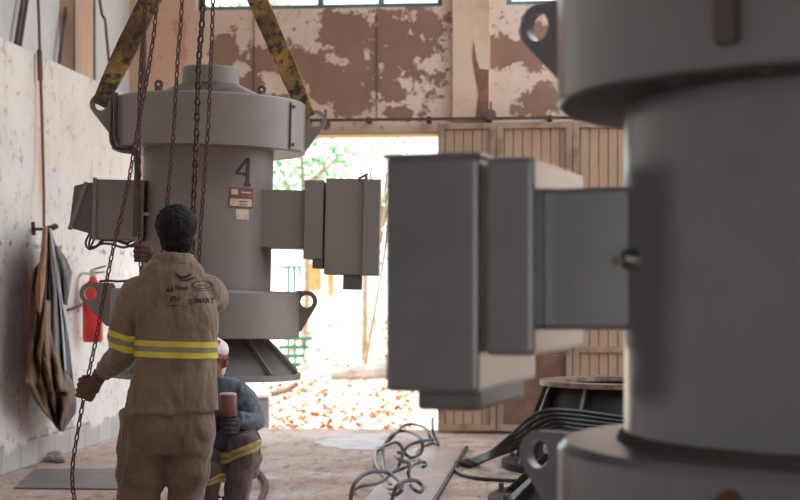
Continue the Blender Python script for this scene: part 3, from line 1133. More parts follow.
# right hand junction boxes
ra = MB()
ra.box(((lx(262) + lx(303)) / 2, 0, (lz(190) + lz(247)) / 2), (lx(303) - lx(250), .36, lz(190) - lz(247)))
ra.build('box_arm', g, far, bevel=.006, smooth=False)
MB().box(((lx(302) + lx(322)) / 2, 0, (lz(180) + lz(257)) / 2), (lx(321) - lx(302), .42, lz(180) - lz(257))).build('terminal_box', g, far, bevel=.006, smooth=False)
cv = MB().box(((lx(323) + lx(377)) / 2, 0, (lz(178) + lz(272)) / 2), (lx(376) - lx(322.5), .44, lz(178) - lz(272))).build('terminal_cover', g, far, bevel=.006, smooth=False)
MB().box((lx(362.5), -.225, (lz(175) + lz(272)) / 2), (.018, .03, lz(175) - lz(272))).build('ridge', g, cv, smooth=False)
MB().bar((lx(355), -.22, lz(178)), (lx(364), -.22, lz(173)), .012, .012).build('hasp', M['pipe'], cv, smooth=False)
mb = MB().box((lx(351), -.08, lz(279)), (lx(360) - lx(342), .24, lz(271) - lz(286)))
mb.build('gland_box', M['machine_dark'], far, bevel=.004, smooth=False)
MB().box((lx(317), -.1, lz(261)), (.06, .2, .06)).build('gland_box', M['machine_dark'], far, bevel=.004, smooth=False)
# left hand junction boxes
MB().box(((lx(96) + lx(146)) / 2, -.0, (lz(184) + lz(243)) / 2), (lx(146) - lx(96), .42, lz(184) - lz(243))).build('terminal_box', g, far, bevel=.006, smooth=False)
mb = MB()
mb.prism([(lx(x), -.2, lz(y)) for x, y in ((77, 191), (88, 188), (97, 187), (97, 240), (92, 237), (73, 232))], (0, .38, 0))
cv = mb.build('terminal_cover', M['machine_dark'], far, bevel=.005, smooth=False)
mb = MB()
mb.bar((lx(89.5), -.21, lz(187)), (lx(74), -.21, lz(234)), .022, .02, V((0, 1, 0)))
mb.build('flange', g, cv, smooth=False)
MB().box((lx(98), -.215, lz(213)), (.02, .02, lz(184) - lz(243) + .01)).build('ridge', g, far, smooth=False)
for i, pts in enumerate(([(92, 236), (88, 246), (91, 252), (98, 250), (104, 244), (116, 243), (128, 246), (136, 240)],
                         [(94, 238), (92, 249), (97, 251), (104, 247), (114, 247), (126, 250), (137, 246)],
                         [(98, 242), (95, 250), (101, 249), (110, 242), (124, 244), (134, 249), (140, 244)])):
    mb = MB()
    mb.tube(spline([(lx(x), -.15 - .02 * i, lz(y)) for x, y in pts], 6), .007, 6)
    mb.build('cable', M['purple'], far)
mb = MB()
mb.tube(spline([(lx(x), -.2, lz(y)) for x, y in ((104, 284), (112, 283), (122, 283.5), (136, 282))], 4), .007, 6)
mb.build('cable', M['purple'], far)
# bracket, number, labels
mb = MB()
mb.box((lx(146.5), -math.sqrt(rc ** 2 - lx(146.5) ** 2) - .02, lz(217)), (.05, .05, .02))
mb.box((lx(144), -math.sqrt(rc ** 2 - lx(144) ** 2) - .03, lz(217)), (.018, .03, .035))
mb.build('bracket', M['steel'], far, bevel=.003, smooth=False)
cz = lambda px: rc * math.asin(max(-1, min(1, lx(px) / rc * (D / (D - rc * .8)) ** -1)))


def stroke(mb, x0, y0, x1, y1, w):
    a, b = V((cz(x0), lz(y0))), V((cz(x1), lz(y1)))
    d = (b - a).normalized()
    n = V((-d.y, d.x)) * w / 2
    on_cyl(mb, rc, [a + n, a - n, b - n, b + n])


mb = MB()
stroke(mb, 249, 161, 249, 188, .022)
stroke(mb, 248, 162, 238.5, 176, .016)
stroke(mb, 237.5, 176, 250, 177.5, .016)
stroke(mb, 246, 187, 252, 187, .018)
mb.build('painted_number', M['number'], far, smooth=False)


def plate(name, m, x0, y0, x1, y1, depth, parent):
    mb = MB()
    n = 5
    A, B = cz(x0), cz(x1)
    f = lambda s, rr_, z: V((rr_ * math.sin(s / rc), -rr_ * math.cos(s / rc), z))
    ri = [[f(A + (B - A) * i / n, q, z) for i in range(n + 1)] for q, z in ((rc - .003, lz(y1)), (rc + depth, lz(y1)), (rc + depth, lz(y0)), (rc - .003, lz(y0)))]
    mb.ringloft(ri + [ri[0]], cap=False, closed=False)
    return mb.build(name, m, parent, smooth=False)


lb = plate('label', M['maroon'], 232, 190, 254, 210, .003, far)
for n_, args in enumerate(((M['cream'], 234, 192, 240, 197), (M['cream'], 243, 194, 252, 195.2), (M['cream'], 233, 201, 253, 208))):
    plate('label_print', args[0], *args[1:], .0045, lb)
for q in ((241, 203, 249, 204), (242, 206, 249, 206.8)):
    plate('label_line', M['number'], *q, .006, lb)
plate('sticker', M['cream'], 238.5, 211, 250.5, 221, .004, far)
# foot: dark conical skirt with ribs and a rim
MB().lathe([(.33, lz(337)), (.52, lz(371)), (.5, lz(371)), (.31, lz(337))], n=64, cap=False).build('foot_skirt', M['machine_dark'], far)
MB().lathe([(.545, lz(371)), (.545, lz(377)), (.40, lz(377)), (.40, lz(371)), (.545, lz(371))], n=64, cap=False).build('foot_ring', g, far)
for i in range(12):
    a = 2 * PI * i / 12 - PI / 2 + .33
    d = V((math.cos(a), math.sin(a), 0))
    mb = MB()
    mb.bar(d * .345 + Z3 * lz(338), d * .535 + Z3 * lz(371), .012, .03, d)
    mb.build('foot_rib', g, far, smooth=False)

# --- the near machine
nd = 3.6
NX = (905 - 400) / F * nd
nb = .47
near = thing('near_generator', 'large dark grey machine close up at right, cut by the frame', 'machine', (NX, nd, nb))
gz = lambda z: z - nb
gN = M['near']
rC, rR = .174 * nd, .216 * nd
hu, hl_ = CH + 189 / F * nd, CH - 150 / F * nd
MB().lathe([(rC, gz(hl_) - .02), (rC, gz(hu) + .02)], n=128).build('cylinder', gN, near)
MB().lathe([(rC - .1, gz(hu) + .005), (rR - .004, gz(hu)), (rR, gz(hu) + .005), (rR, gz(hu) + .45), (rR - .02, gz(hu) + .47), (.3, gz(hu) + .49)], n=128).build('upper_drum', gN, near, angle=25)
MB().lathe([(.3, gz(hl_) - .36), (rR - .02, gz(hl_) - .36), (rR, gz(hl_) - .34), (rR, gz(hl_) - .018), (rR - .018, gz(hl_)), (rC - .1, gz(hl_) + .002)], n=128).build('lower_drum', gN, near, angle=25)
MB().lathe([(rC + .018, gz(hl_) + .001), (rC + .012, gz(hl_) + .016), (rC, gz(hl_) + .022)], n=96, cap=False).build('base_seam', M['seam'], near)
MB().lathe([(.40, gz(hu) + .5), (.36, gz(hu) + .54), (.30, gz(hu) + .60), (.30, gz(hu) + .7)], n=64).build('top_collar', gN, near)
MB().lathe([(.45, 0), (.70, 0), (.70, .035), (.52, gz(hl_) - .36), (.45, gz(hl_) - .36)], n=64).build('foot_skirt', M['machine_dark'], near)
a17 = math.atan2(484, 1600)
e1 = V((math.cos(a17), -math.sin(a17), 0))
e2 = V((math.sin(a17), math.cos(a17), 0))
rot = Matrix((e1, e2, Z3)).transposed()


def nbox(name, s0, s1, hd, z0, z1, m, back=None, parent=None, bevel=.012):
    c = -e1 * (s0 + s1) / 2
    d0, d1 = -hd, (hd if back is None else back)
    c = c + e2 * (d0 + d1) / 2 + Z3 * (gz(z0) + gz(z1)) / 2
    return MB().box(c, (abs(s1 - s0), d1 - d0, z1 - z0), rot).build(name, m, parent or near, bevel=bevel, smooth=False)


nbox('box_arm', .45, .795, .2, CH - .086, CH + .236, gN)
nbox('terminal_box', .785, .893, .31, CH - .142, CH + .300, gN)
nbox('box_gap', .89, .915, .28, CH - .12, CH + .28, M['machine_dark'], bevel=0)
cvn = nbox('terminal_cover', .911, 1.129, .31, CH - .226, CH + .305, gN)
nbox('cover_lip', .905, 1.135, .316, CH + .303, CH + .312, gN, parent=cvn, bevel=.003)
nbox('gland_box', .925, 1.075, .24, CH - .272, CH - .224, M['machine_dark'])
MB().lathe([(rC - .05, gz(hu) + .004), (rC - .05, gz(hu) - .006), (rR - .012, gz(hu) - .006), (rR - .012, gz(hu) + .004)], n=96, cap=False).build('drum_underside_shade', M['underside_shade'], near, smooth=False)  # thin dark ring: shade under the upper drum put into its colour
# lugs of the near machine, on its left
el = V((-1, 1, 0)).normalized()
lug(near, el * 1.065 + Z3 * gz(CH + .72), el, .062, .25, .30, .03, .038, gN, .18)
lug(near, el * 1.065 + Z3 * gz(CH - .44), el, .064, .26, .30, .03, .038, gN, .13)
# dark upright bar and a clip on the drums, bracket on the cylinder
ang = math.asin((NX - (753 - 400) / F * (nd - rR)) / rR)
dB = V((-math.sin(ang), -math.cos(ang), 0))
tB = V((math.cos(ang), -math.sin(ang), 0))
rotB = Matrix((tB, dB, Z3)).transposed()
MB().box(dB * (rR + .012) + Z3 * (gz(hu) + .265), (.045, .03, .45), rotB).build('upright_bar', M['pipe'], near, bevel=.008, smooth=False)
mb = MB()
mb.tube(spline([dB * (rR + .012) + Z3 * (gz(hl_) - .34), dB * (rR + .02) + Z3 * (gz(hl_) - .12), dB * (rR + .02) + Z3 * (gz(hl_) - .07), dB * (rR - .02) + Z3 * (gz(hl_) - .055)], 5), .025, 10)
mb.build('upright_pipe', M['rust'], near)
ab = math.asin(max(-1, min(1, (NX - (645 - 400) / F * (nd - rC * .35)) / rC)))
dC = V((-math.sin(ab), -math.cos(ab), 0))
zc = gz(CH + (HY - 258) / F * (nd - .2))
mb = MB()
mb.cyl(dC * (rC - .01) + Z3 * zc, dC * (rC + .03) + Z3 * zc, .022, n=12)
mb.bar(dC * (rC + .012) + Z3 * (zc - .004) - tB * .045, dC * (rC + .012) + Z3 * (zc - .008) + tB * .03, .022, .016)
mb.build('bracket', M['steel'], near, bevel=.003)
for aa in (3.45, 3.75, 4.05):
    d = V((math.cos(aa), math.sin(aa), 0)) * (rR - .06)
    MB().cyl(d + Z3 * (gz(hu) - .010), d + Z3 * (gz(hu) + .01), .012, n=6).build('bolt', M['pipe'], near, smooth=False)
# its support
make_stand('machine_stand', 'black stand carrying the large near machine', (NX, nd, 0), nb, .72, .86)

# ------------------------------------------------------------------ hoist, slings and chains
apex = P(208, -118, D)
ho = thing('chain_hoist', 'hoist above the frame carrying the slings and chains', 'hoist', (apex.x, 8.55, 0))
hz = apex.z
MB().box((0, 0, hz + .55), (.42, 1.3, .36)).build('body', M['yellow_dirty'], ho, bevel=.03, smooth=False)
MB().box((0, .2, (hz + .73 + ZC) / 2), (.06, .06, ZC - hz - .73)).build('suspension', M['post'], ho, smooth=False)
mb = MB()
mb.tube(spline([(0, .45, hz + .38), (0, .45, hz + .16), (.07, .45, hz + .08), (.06, .45, hz - .02), (0, .45, hz - .05), (-.07, .45, hz - .01)], 6), .028, 10)
mb.build('hook', M['post'], ho)


def sling(px0, py0, label, w, flip):
    a = P(px0, py0, D - .02)
    b = V((apex.x, D, apex.z - .02))
    d = (b - a).normalized()
    n = V((0, 1, 0))
    x = d.cross(n).normalized()
    mb = MB()
    L = (b - a).length
    m_ = 40
    rings = []
    for i in range(m_ + 1):
        s = i / m_
        p = a + d * L * s
        wob = .005 * noise.noise(V((s * 12, px0, 0)))
        hw = w / 2 * (1 - .35 * max(0, (s - .75) / .25)) * (.66 + .34 * min(1, s / .22)) + wob
        th = .012 + .003 * noise.noise(V((s * 20, 5, px0)))
        yo = .02 * math.sin(s * PI)
        rings.append([p - x * hw - n * (th + yo), p + x * hw - n * (th + yo), p + x * (hw + .003) + n * (th - yo), p - x * (hw + .003) + n * (th - yo)])
    mb.ringloft(rings)
    o = mb.build('lifting_sling', M['sling'], smooth=False)
    return tag(o, label, 'sling', 'yellow lifting slings')


sling(98.5, 105, 'grimy yellow sling from the left upper lug of the hung machine', .112, 0)
sling(308.5, 117, 'grimy yellow sling from the right upper lug of the hung machine', .108, 1)


def chain(pts, label, m, Lk=.040, wd=.026, wr=.0042, pitch=.0315):
    w = resample(spline([P(*p) for p in pts], 10), pitch)
    mb = MB()
    for i, p in enumerate(w[:-1]):
        t = (w[i + 1] - p).normalized()
        x = t.cross(V((0, 1, 0))).normalized()
        y = t.cross(x)
        tw = .45 + .25 * noise.noise(p * 2.0)
        q = x * math.cos(tw + (i % 2) * PI / 2) + y * math.sin(tw + (i % 2) * PI / 2)
        c = p + t * pitch / 2
        ringp = []
        st, ra_ = Lk / 2 - wd / 2, wd / 2 - wr
        for j in range(12):
            a = 2 * PI * j / 12
            ringp.append((math.cos(a) * ra_, math.sin(a) * ra_ + (st if math.sin(a) >= 0 else -st)))
        nrm = q.cross(t)
        rings = []
        for u_, v_ in ringp:
            ctr = c + q * u_ + t * v_
            out = (q * u_ + t * (v_ - math.copysign(st, v_))).normalized()
            rings.append([ctr + (out * math.cos(2 * PI * s / 6) + nrm * math.sin(2 * PI * s / 6)) * wr for s in range(6)])
        mb.ringloft(rings + [rings[0]], cap=False)
    o = mb.build('hoist_chain', m)
    return tag(o, label, 'chain', 'chains hanging from the hoist')


chain([(166, -165, 8.0), (157, 0, 7.9), (150, 60, 7.86), (141, 110, 7.82), (136, 140, 7.8), (125, 200, 7.76), (114, 245, 7.72), (104, 295, 7.66), (97, 335, 7.60), (90, 368, 7.56), (85.5, 389, 7.54), (79, 425, 7.54), (73, 462, 7.54), (72.5, 485, 7.54), (76, 505, 7.54), (84, 530, 7.54)],
      'rusty hand chain gripped in the lowered glove of the standing worker', M['chain'])
chain([(160, -165, 8.0), (144, 27, 7.9), (140, 85, 7.88), (139, 150, 7.86), (140, 230, 7.84), (141, 275, 7.84), (142, 330, 7.84)], 'rusty chain held by the raised glove, leftmost vertical one', M['chain'])
chain([(186, -165, 8.0), (182, 0, 7.95), (178, 55, 7.93), (174, 125, 7.9), (170, 175, 7.9), (166, 215, 7.9), (162, 270, 7.9)], 'rusty chain dropping behind the left of the standing worker\'s hair', M['chain'])
chain([(206, -165, 8.05), (203, 0, 8.03), (199, 60, 8.02), (197, 125, 8.02), (195, 175, 8.02), (193, 215, 8.02), (192, 262, 8.02), (192, 300, 8.02)], 'thick dark oiled chain down the middle of the hung machine', M['chain_dark'], .052, .038, .0068, .039)
chain([(217, -165, 8.0), (213, 0, 7.97), (211, 60, 7.95), (208, 130, 7.93), (204, 185, 7.92), (200, 240, 7.92), (198, 300, 7.92)], 'rusty chain right of the thick dark chain', M['chain'])

# ------------------------------------------------------------------ left wall things
# hook
t = thing('wall_hook', 'rusty rod hook on the left wall holding the old clothes', 'hook', (0, 0, 0))
h0, h1 = left_at(33, 229, .0), left_at(44, 228, .16)
mb = MB()
mb.tube(spline([h0, left_at(42, 229, .12), left_at(50, 227, .22), left_at(55, 225, .25), left_at(57, 227, .25), left_at(53, 229, .24)], 5), .012, 8)
mb.build('rod', M['rust'], t)
MB().bar(left_at(33, 222, .012), left_at(34, 235, .012), .025, .02).build('plate', M['rust'], t, smooth=False)
mb = MB()
mb.tube(spline([left_at(35, -15, .03), left_at(38, 0, .03), left_at(39.5, 40, .03), left_at(40, 60, .04), left_at(42, 120, .05), left_at(43.5, 180, .08), left_at(44, 226, .14)], 5), .011, 8)
mb.tube([left_at(39.4, 50, .03), left_at(40.3, 80, .045)], .02, 8)
tag(mb.build('wall_rope', M['rope']), 'brown rope hanging down the left wall to the hook', 'rope')
mb = MB()
mb.tube(spline([left_at(99, -5, .03), left_at(102, 14, .03), left_at(105, 20, .06), left_at(106.5, 35, .06), left_at(109, 62, .06)], 5), .012, 8)
tag(mb.build('hanging_wire', M['rope']), 'short wire hanging beside the upper end of the left sling', 'wire')


def cloth(name, m, rows, parent, off, fold, nf, thick=.012, seed=0, skew=0.0):
    """rows: (y, xl, xr) pixel outline on the left wall, folds bulging into the room"""
    mb = MB()
    n = 26
    ys = []
    for (r0_, r1_) in zip(rows, rows[1:]):
        for s in range(6):
            t_ = s / 6
            ys.append(tuple(r0_[i] * (1 - t_) + r1_[i] * t_ for i in range(3)))
    ys.append(rows[-1])
    rr_ = []
    for j, (y, xl, xr) in enumerate(ys):
        row = []
        g_ = min(1.0, .25 + j / len(ys) * 1.2)
        for i in range(n + 1):
            s = i / n
            px = xl + (xr - xl) * s
            yo = y + 3 * noise.noise(V((s * 3, y * .03, seed)))
            d = off + fold * g_ * (.35 * math.sin((s + skew * j / len(ys)) * nf * PI * 2 + seed) + .9 - 2.4 * abs(noise.noise(V((s * 3.4 + skew * j / len(ys) * 2, y * .012, seed + 7)))) + .4 * noise.noise(V((s * 6, y * .05, seed + 3))))
            d += .05 * math.sin(s * PI)
            row.append(left_at(px, yo, max(.015, d)))
        rr_.append(row)
    mb.ringloft(rr_, cap=False, closed=False)
    o = mb.build(name, m, parent, angle=180)
    so = o.modifiers.new('thickness', 'SOLIDIFY')
    so.thickness = thick
    so.offset = 0
    return o


ap = thing('leather_apron', 'worn brown leather apron hanging from the wall hook, front garment', 'apron', left_at(46, 228, .16))
inv = Matrix.Translation(-ap.location)


def local(o, root):
    o.data.transform(Matrix.Translation(-V(root.location)))
    return o


local(cloth('body', M['leather'], [(227, 43.5, 48), (245, 42.5, 49), (262, 40, 50), (270, 34, 50), (295, 31, 49), (325, 29, 48), (355, 27, 52), (383, 24.5, 73), (391, 30, 75), (404, 38, 76), (412, 45, 75), (422, 53, 68), (431, 60, 63)], ap, .16, .075, 1.3, seed=1, skew=1.2), ap)
local(cloth('strap', M['leather_light'], [(227, 43.5, 47), (240, 42.5, 46.5), (256, 41.5, 45.5), (268, 38, 45), (284, 36, 44), (300, 37, 42), (312, 38, 41)], ap, .25, .03, 1.0, seed=3), ap)
local(cloth('flap', M['leather'], [(300, 38, 50), (330, 37, 50), (352, 36, 56), (372, 42, 64), (392, 50, 70)], ap, .25, .05, 1.1, seed=21, skew=1.5), ap)
jk = thing('work_jacket', 'dark grey work jacket with pale edging behind the leather apron', 'jacket', left_at(54, 232, .1))
local(cloth('body', M['denim'], [(229, 47.5, 50), (245, 47.5, 55), (260, 47, 58), (280, 46, 60), (310, 46, 63), (340, 46, 68), (365, 47, 71), (385, 55, 73.5)], jk, .12, .07, 1.6, seed=5), jk)
local(cloth('sleeve', M['lining'], [(246, 54, 58), (258, 55, 66), (273, 57, 71.5), (288, 60, 69.5), (304, 63, 66.5)], jk, .17, .04, .8, seed=9), jk)
for i, q in enumerate(([(229, 49, 50.5), (260, 53, 54.5), (300, 59, 60.5), (340, 62, 64), (372, 64, 66)], [(236, 51, 51.8), (262, 55, 56), (300, 61, 62), (318, 64, 65)])):
    local(cloth('edging', M['edging'], q, jk, .20, .008, .5, .008, seed=11 + i), jk)
local(cloth('lining', M['lining'], [(238, 49, 51), (262, 48.5, 53.5), (286, 48, 58), (330, 48, 60), (366, 46, 61)], jk, .19, .03, 1.5, seed=15), jk)

# extinguisher
c = left_at(93, 300, .14)
fe = thing('fire_extinguisher', 'red fire extinguisher on the left wall behind the lower lug', 'fire extinguisher', (c.x, c.y, CH - (342 - HY) / F * c.y))
s = c.y / F
MB().lathe([(.02, 0), (9.2 * s, 0), (10.2 * s, .02), (10.2 * s, 50 * s), (8.5 * s, 57 * s), (4 * s, 62 * s), (3 * s, 66 * s)], n=32).build('cylinder', M['red'], fe)
MB().lathe([(.025, 65 * s), (.03, 68 * s), (.022, 73 * s)], n=16).build('valve', M['pale'], fe)
mb = MB()
mb.bar((-.01, 0, 72 * s), (.11, -.02, 76 * s), .025, .012)
mb.bar((-.01, 0, 69 * s), (.10, -.02, 70 * s), .025, .010)
mb.build('handle', M['black'], fe, bevel=.003)
mb = MB()
mb.tube(spline([(-.03, -.01, 68 * s), (-.09, -.02, 68 * s), (-.12, -.03, 58 * s), (-.115, -.03, 30 * s)], 5), .011, 8)
mb.build('hose', M['pale'], fe)
mb = MB()
mb.box((-.05, .11, 40 * s), (.04, .06, .06))
mb.build('wall_bracket', M['post'], fe, smooth=False)
mb = MB()
mb.tube(spline([left_at(68, 310, .02), left_at(74, 308, .04), left_at(82, 305, .03), left_at(90, 303, .02)], 4), .012, 8)
tag(mb.build('wall_conduit', M['pipe']), 'short dark pipe on the left wall between jacket and extinguisher', 'pipe')


# ------------------------------------------------------------------ people
def ell(c, a, b, n=28, p=2.3, tilt=0.0, zc=0.0):
    out = []
    for i in range(n):
        t = 2 * PI * i / n
        cx, sy = math.cos(t), math.sin(t)
        x = math.copysign(abs(cx) ** (2 / p), cx) * a
        y = math.copysign(abs(sy) ** (2 / p), sy) * b
        out.append(V((c[0] + x, c[1] + y, c[2] + tilt * x + zc * y)))
    return out


def limb(mb, pts, rs, n=16, k=5):
    w = spline(pts, k)
    r = []
    for i in range(len(w)):
        u_ = i / k
        j = min(int(u_), len(rs) - 2)
        f = u_ - j
        r.append(rs[j] * (1 - f) + rs[j + 1] * f)
    mb.tube(w, r, n)
    return mb


def grip(mb, c, axis, palm, wrist, s=1.0, rr_=.021, thumb=True):
    """a hand closed round a thin thing through c; palm: direction from the thing to the palm"""
    c, axis = V(c), V(axis).normalized()
    palm = (V(palm) - axis * V(palm).dot(axis)).normalized()
    side = axis.cross(palm)
    rot_ = Matrix((side, palm, axis)).transposed()
    pc = c + palm * .034 * s
    mb.ball(pc, (.020 * s, .022 * s, .046 * s), 14, rot_)
    mb.ball(pc + side * -.012 * s, (.024 * s, .018 * s, .044 * s), 14, rot_)
    for i, (h, a1, fr) in enumerate(((.033, 245, .0093), (.012, 262, .0098), (-.009, 255, .0095), (-.029, 232, .0085))):
        pts = []
        for q in range(7):
            a = math.radians(20 + (a1 - 20) * q / 6)
            rad = (rr_ + .012 * (1 - q / 6) + .002) * s
            pts.append(c + axis * h * s + palm * math.cos(a) * rad + side * -math.sin(a) * rad)
        mb.tube(pts, [fr * s] * 5 + [fr * .92 * s, fr * .7 * s], 8)
    if thumb:
        pts = [pc + axis * .02 * s + side * .012 * s, c + side * .03 * s + palm * .012 * s + axis * .034 * s, c + side * .024 * s - palm * .016 * s + axis * .043 * s, c - palm * .03 * s - side * .0 + axis * .042 * s]
        mb.tube(spline(pts, 3), [.012 * s] * 7 + [.010 * s] * 2 + [.008 * s], 8)
    mb.tube(spline([pc + palm * .004, pc * .55 + V(wrist) * .45, V(wrist)], 4), [.026 * s] * 5 + [.029 * s] * 4, 12)
    return mb


def head(mb, c, fwd, upv, s=1.0):
    """skull, jaw, nose, brow, lips and ears; fwd is where the face looks"""
    f, u = V(fwd).normalized(), V(upv)
    u = (u - f * u.dot(f)).normalized()
    r = f.cross(u)
    rot_ = Matrix((r, f, u)).transposed()
    q = lambda x, y, z: V(c) + (r * x + f * y + u * z) * s
    mb.ball(q(0, -.012, .025), (.074 * s, .092 * s, .088 * s), 24, rot_)
    mb.ball(q(0, .022, -.045), (.056 * s, .062 * s, .066 * s), 20, rot_)
    mb.ball(q(0, .062, -.092), (.026 * s, .022 * s, .02 * s), 12, rot_)
    mb.ball(q(0, .086, -.022), (.013 * s, .024 * s, .028 * s), 12, rot_)
    mb.ball(q(0, .074, .02), (.05 * s, .016 * s, .012 * s), 12, rot_)
    mb.ball(q(0, .078, -.062), (.024 * s, .012 * s, .01 * s), 12, rot_)
    for sg in (-1, 1):
        mb.ball(q(sg * .080, -.004, -.014), (.014 * s, .022 * s, .034 * s), 10, rot_)
        mb.ball(q(sg * .028, .07, .0), (.014 * s, .012 * s, .010 * s), 8, rot_)
    return q, rot_


# ---- standing worker (seen from behind)
WY = 7.4
kp = WY / F
wroot = thing('person', 'standing person seen from behind in khaki work uniform pulling a chain', 'person', ((170 - 400) * kp, WY, 0))
X = lambda px: (px - 170) * kp
Z = lambda py: CH + (HY - py) * kp
hc = V((X(175.5), .03, Z(231)))
hup = V((0, -.30, 1)).normalized()
hf = V((-.12, .95, .30)).normalized()
sL, sR = V((X(138), 0, Z(291))), V((X(203.5), .02, Z(289)))
eL, eR = V((X(122), .02, Z(350))), V((X(204), .27, Z(300)))
wL, wR = V((X(98), .12, Z(372))), V((X(157), .40, Z(267)))
cL = P(85.5, 389, 7.54) - V(wroot.location)
cR = P(141, 254, 7.84) - V(wroot.location)
hipL, hipR = V((X(147), 0, Z(418))), V((X(192), 0, Z(418)))
knL, knR = V((X(141), .03, .50)), V((X(188), .04, .50))
anL, anR = V((X(136), -.02, .09)), V((X(183), .0, .09))
b = MB()
head(b, hc, hf, hup)
limb(b, [V((X(172), -.0, Z(278))), V((X(174), .0, Z(262))), hc + V((0, -.005, -.05))], [.06, .055, .052])
b.ringloft([ell((X(170), 0, Z(425)), .16, .10), ell((X(171), 0, Z(370)), .15, .095), ell((X(171), 0, Z(310)), .17, .10), ell((X(171), 0, Z(282)), .16, .08), ell((X(172), 0, Z(268)), .07, .06)])
limb(b, [sL, eL, wL], [.055, .042, .03])
limb(b, [sR, eR, wR], [.055, .042, .03])
limb(b, [hipL, knL, anL], [.08, .055, .038])
limb(b, [hipR, knR, anR], [.08, .055, .038])
for an in (anL, anR):
    b.ball(an + V((0, .06, -.045)), (.04, .11, .035), 12)
fuse(b, .012, 3).build('body', M['skin'], wroot)
# hair: a close cap with short tufts
q_ = MB()
r_ = hf.cross(hup).normalized()
u_ = (hup - hf * hup.dot(hf)).normalized()
rot_ = Matrix((r_, hf, u_)).transposed()
q_.ball(hc + hf * -.016 + u_ * .036, (.097, .106, .094), 40, rot_)
q_.ball(hc + hf * -.042 + u_ * -.022, (.076, .068, .092), 32, rot_)
hr = fuse(q_, .006, 3, lambda p: .004 * noise.noise(p * 22) + .006 * noise.noise(p * 75 + V((4, 1, 2))))
hr.build('hair', M['hair'], wroot, angle=180)
# shirt
s_ = MB()
s_.ringloft([ell((X(171), 0, Z(412)), .215, .145, tilt=.05), ell((X(172), 0, Z(395)), .208, .140, tilt=.04), ell((X(174.5), 0, Z(370)), .190, .130), ell((X(176), 0, Z(348)), .182, .126), ell((X(177), 0, Z(325)), .190, .128),
             ell((X(174), 0, Z(305)), .195, .13), ell((X(172), 0, Z(290)), .185, .12), ell((X(172), .0, Z(277)), .15, .105), ell((X(173), -.0, Z(266)), .125, .095), ell((X(173.5), -.0, Z(259)), .100, .085), ell((X(174), .0, Z(255)), .085, .078)], )
limb(s_, [sL + V((.05, 0, -.02)), sL + V((0, 0, -.01)), V((X(126), .0, Z(322))), eL, V((X(109), .075, Z(365))), wL + V((.004, -.003, .0))], [.07, .076, .073, .069, .060, .045], 18, 5)
limb(s_, [sR + V((-.05, 0, -.02)), sR + V((-.006, 0, -.01)), V((X(208), .13, Z(292))), eR, wR], [.07, .074, .068, .064, .046], 18, 5)


def fold(p):
    z = p.z
    rg = lambda q: 1 - 2.2 * abs(noise.noise(q))
    w = rg(V((p.x * 9 + z * 1.2, p.y * 5, z * 1.6 + 4))) * .0045 + rg(V((p.x * 5 + z * 4, p.y * 6, z * 7 - p.x * 6)) + V((9, 2, 5))) * .004 + noise.noise(V((p.x * 14, p.y * 9, z * 4))) * .006
    if p.x < X(138) and z < Z(315):      # sleeve creases run round the arm
        w = noise.noise(V((p.x * 6, p.y * 6, (z + p.x * .8) * 28))) * .008
    return w + noise.noise(p * 38) * .0025


s_ = fuse(s_, .009, 5, fold)
# hollow hem: leave closed, trousers come out of it
tree_bvh = BVHTree.FromBMesh(s_.bm)
shirt = s_.build('shirt', M['cloth'], wroot, angle=180)
# collar
cb = MB()
rings = []
for (z, a, bb) in ((Z(264), .108, .094), (Z(259), .100, .092), (Z(255), .093, .088), (Z(254), .086, .082), (Z(258), .080, .078)):
    rings.append(ell((X(173.5), -.004, z), a, bb, tilt=.0, zc=-.05))
cb.ringloft(rings, cap=False)
cb.build('collar', M['cloth'], wroot, angle=180)
# hi-vis bands hugging the shirt


def wrap(obj, off):
    for v in obj.data.vertices:
        loc, nrm, _, _ = tree_bvh.find_nearest(v.co)
        if loc is not None:
            v.co = loc + nrm * off
    return obj


def band(name, ringfn, rows):
    mb = MB()
    rings = [ringfn(t_) for t_ in [i / 9 for i in range(10)]]
    mb.ringloft(rings, cap=False)
    o = mb.build(name, [M['yellow'], M['silver']], wroot, angle=180)
    n = len(rings[0])
    for i, f in enumerate(o.data.polygons):
        r = min(8, i // n)
        f.material_index = 1 if 3 <= r <= 5 else 0
    wrap(o, .004)
    return o


band('reflective_band', lambda t_: [V((p.x, p.y, p.z)) for p in ell((X(176), 0, Z(340.5 + 16.5 * t_)), .19, .132, n=96, tilt=-.03)], 9)


def armring(t_):
    a = V((X(124.5), .0, Z(331.5))).lerp(V((X(120.5), .02, Z(349))), t_)
    d = V((-.28, .12, -1)).normalized()
    x = V((1, 0, -.25)).normalized()
    y = d.cross(x)
    return [a + (x * math.cos(2 * PI * i / 64) + y * math.sin(2 * PI * i / 64)) * .082 for i in range(64)]


band('reflective_band', armring, 9)


# prints on the back
def decal(mb_pts_faces, name='back_print'):
    pass


def to_back(bm, off=.004):
    bmesh.ops.triangulate(bm, faces=bm.faces)
    for _ in range(3):
        es = [e for e in bm.edges if e.calc_length() > .012]
        if not es:
            break
        bmesh.ops.subdivide_edges(bm, edges=es, cuts=1)
        bmesh.ops.triangulate(bm, faces=[f for f in bm.faces if len(f.verts) > 3])
    for v in bm.verts:
        hit, nrm, _, _ = tree_bvh.ray_cast(V((v.co.x, -1, v.co.z)), V((0, 1, 0)))
        if hit:
            v.co.y = hit.y - off


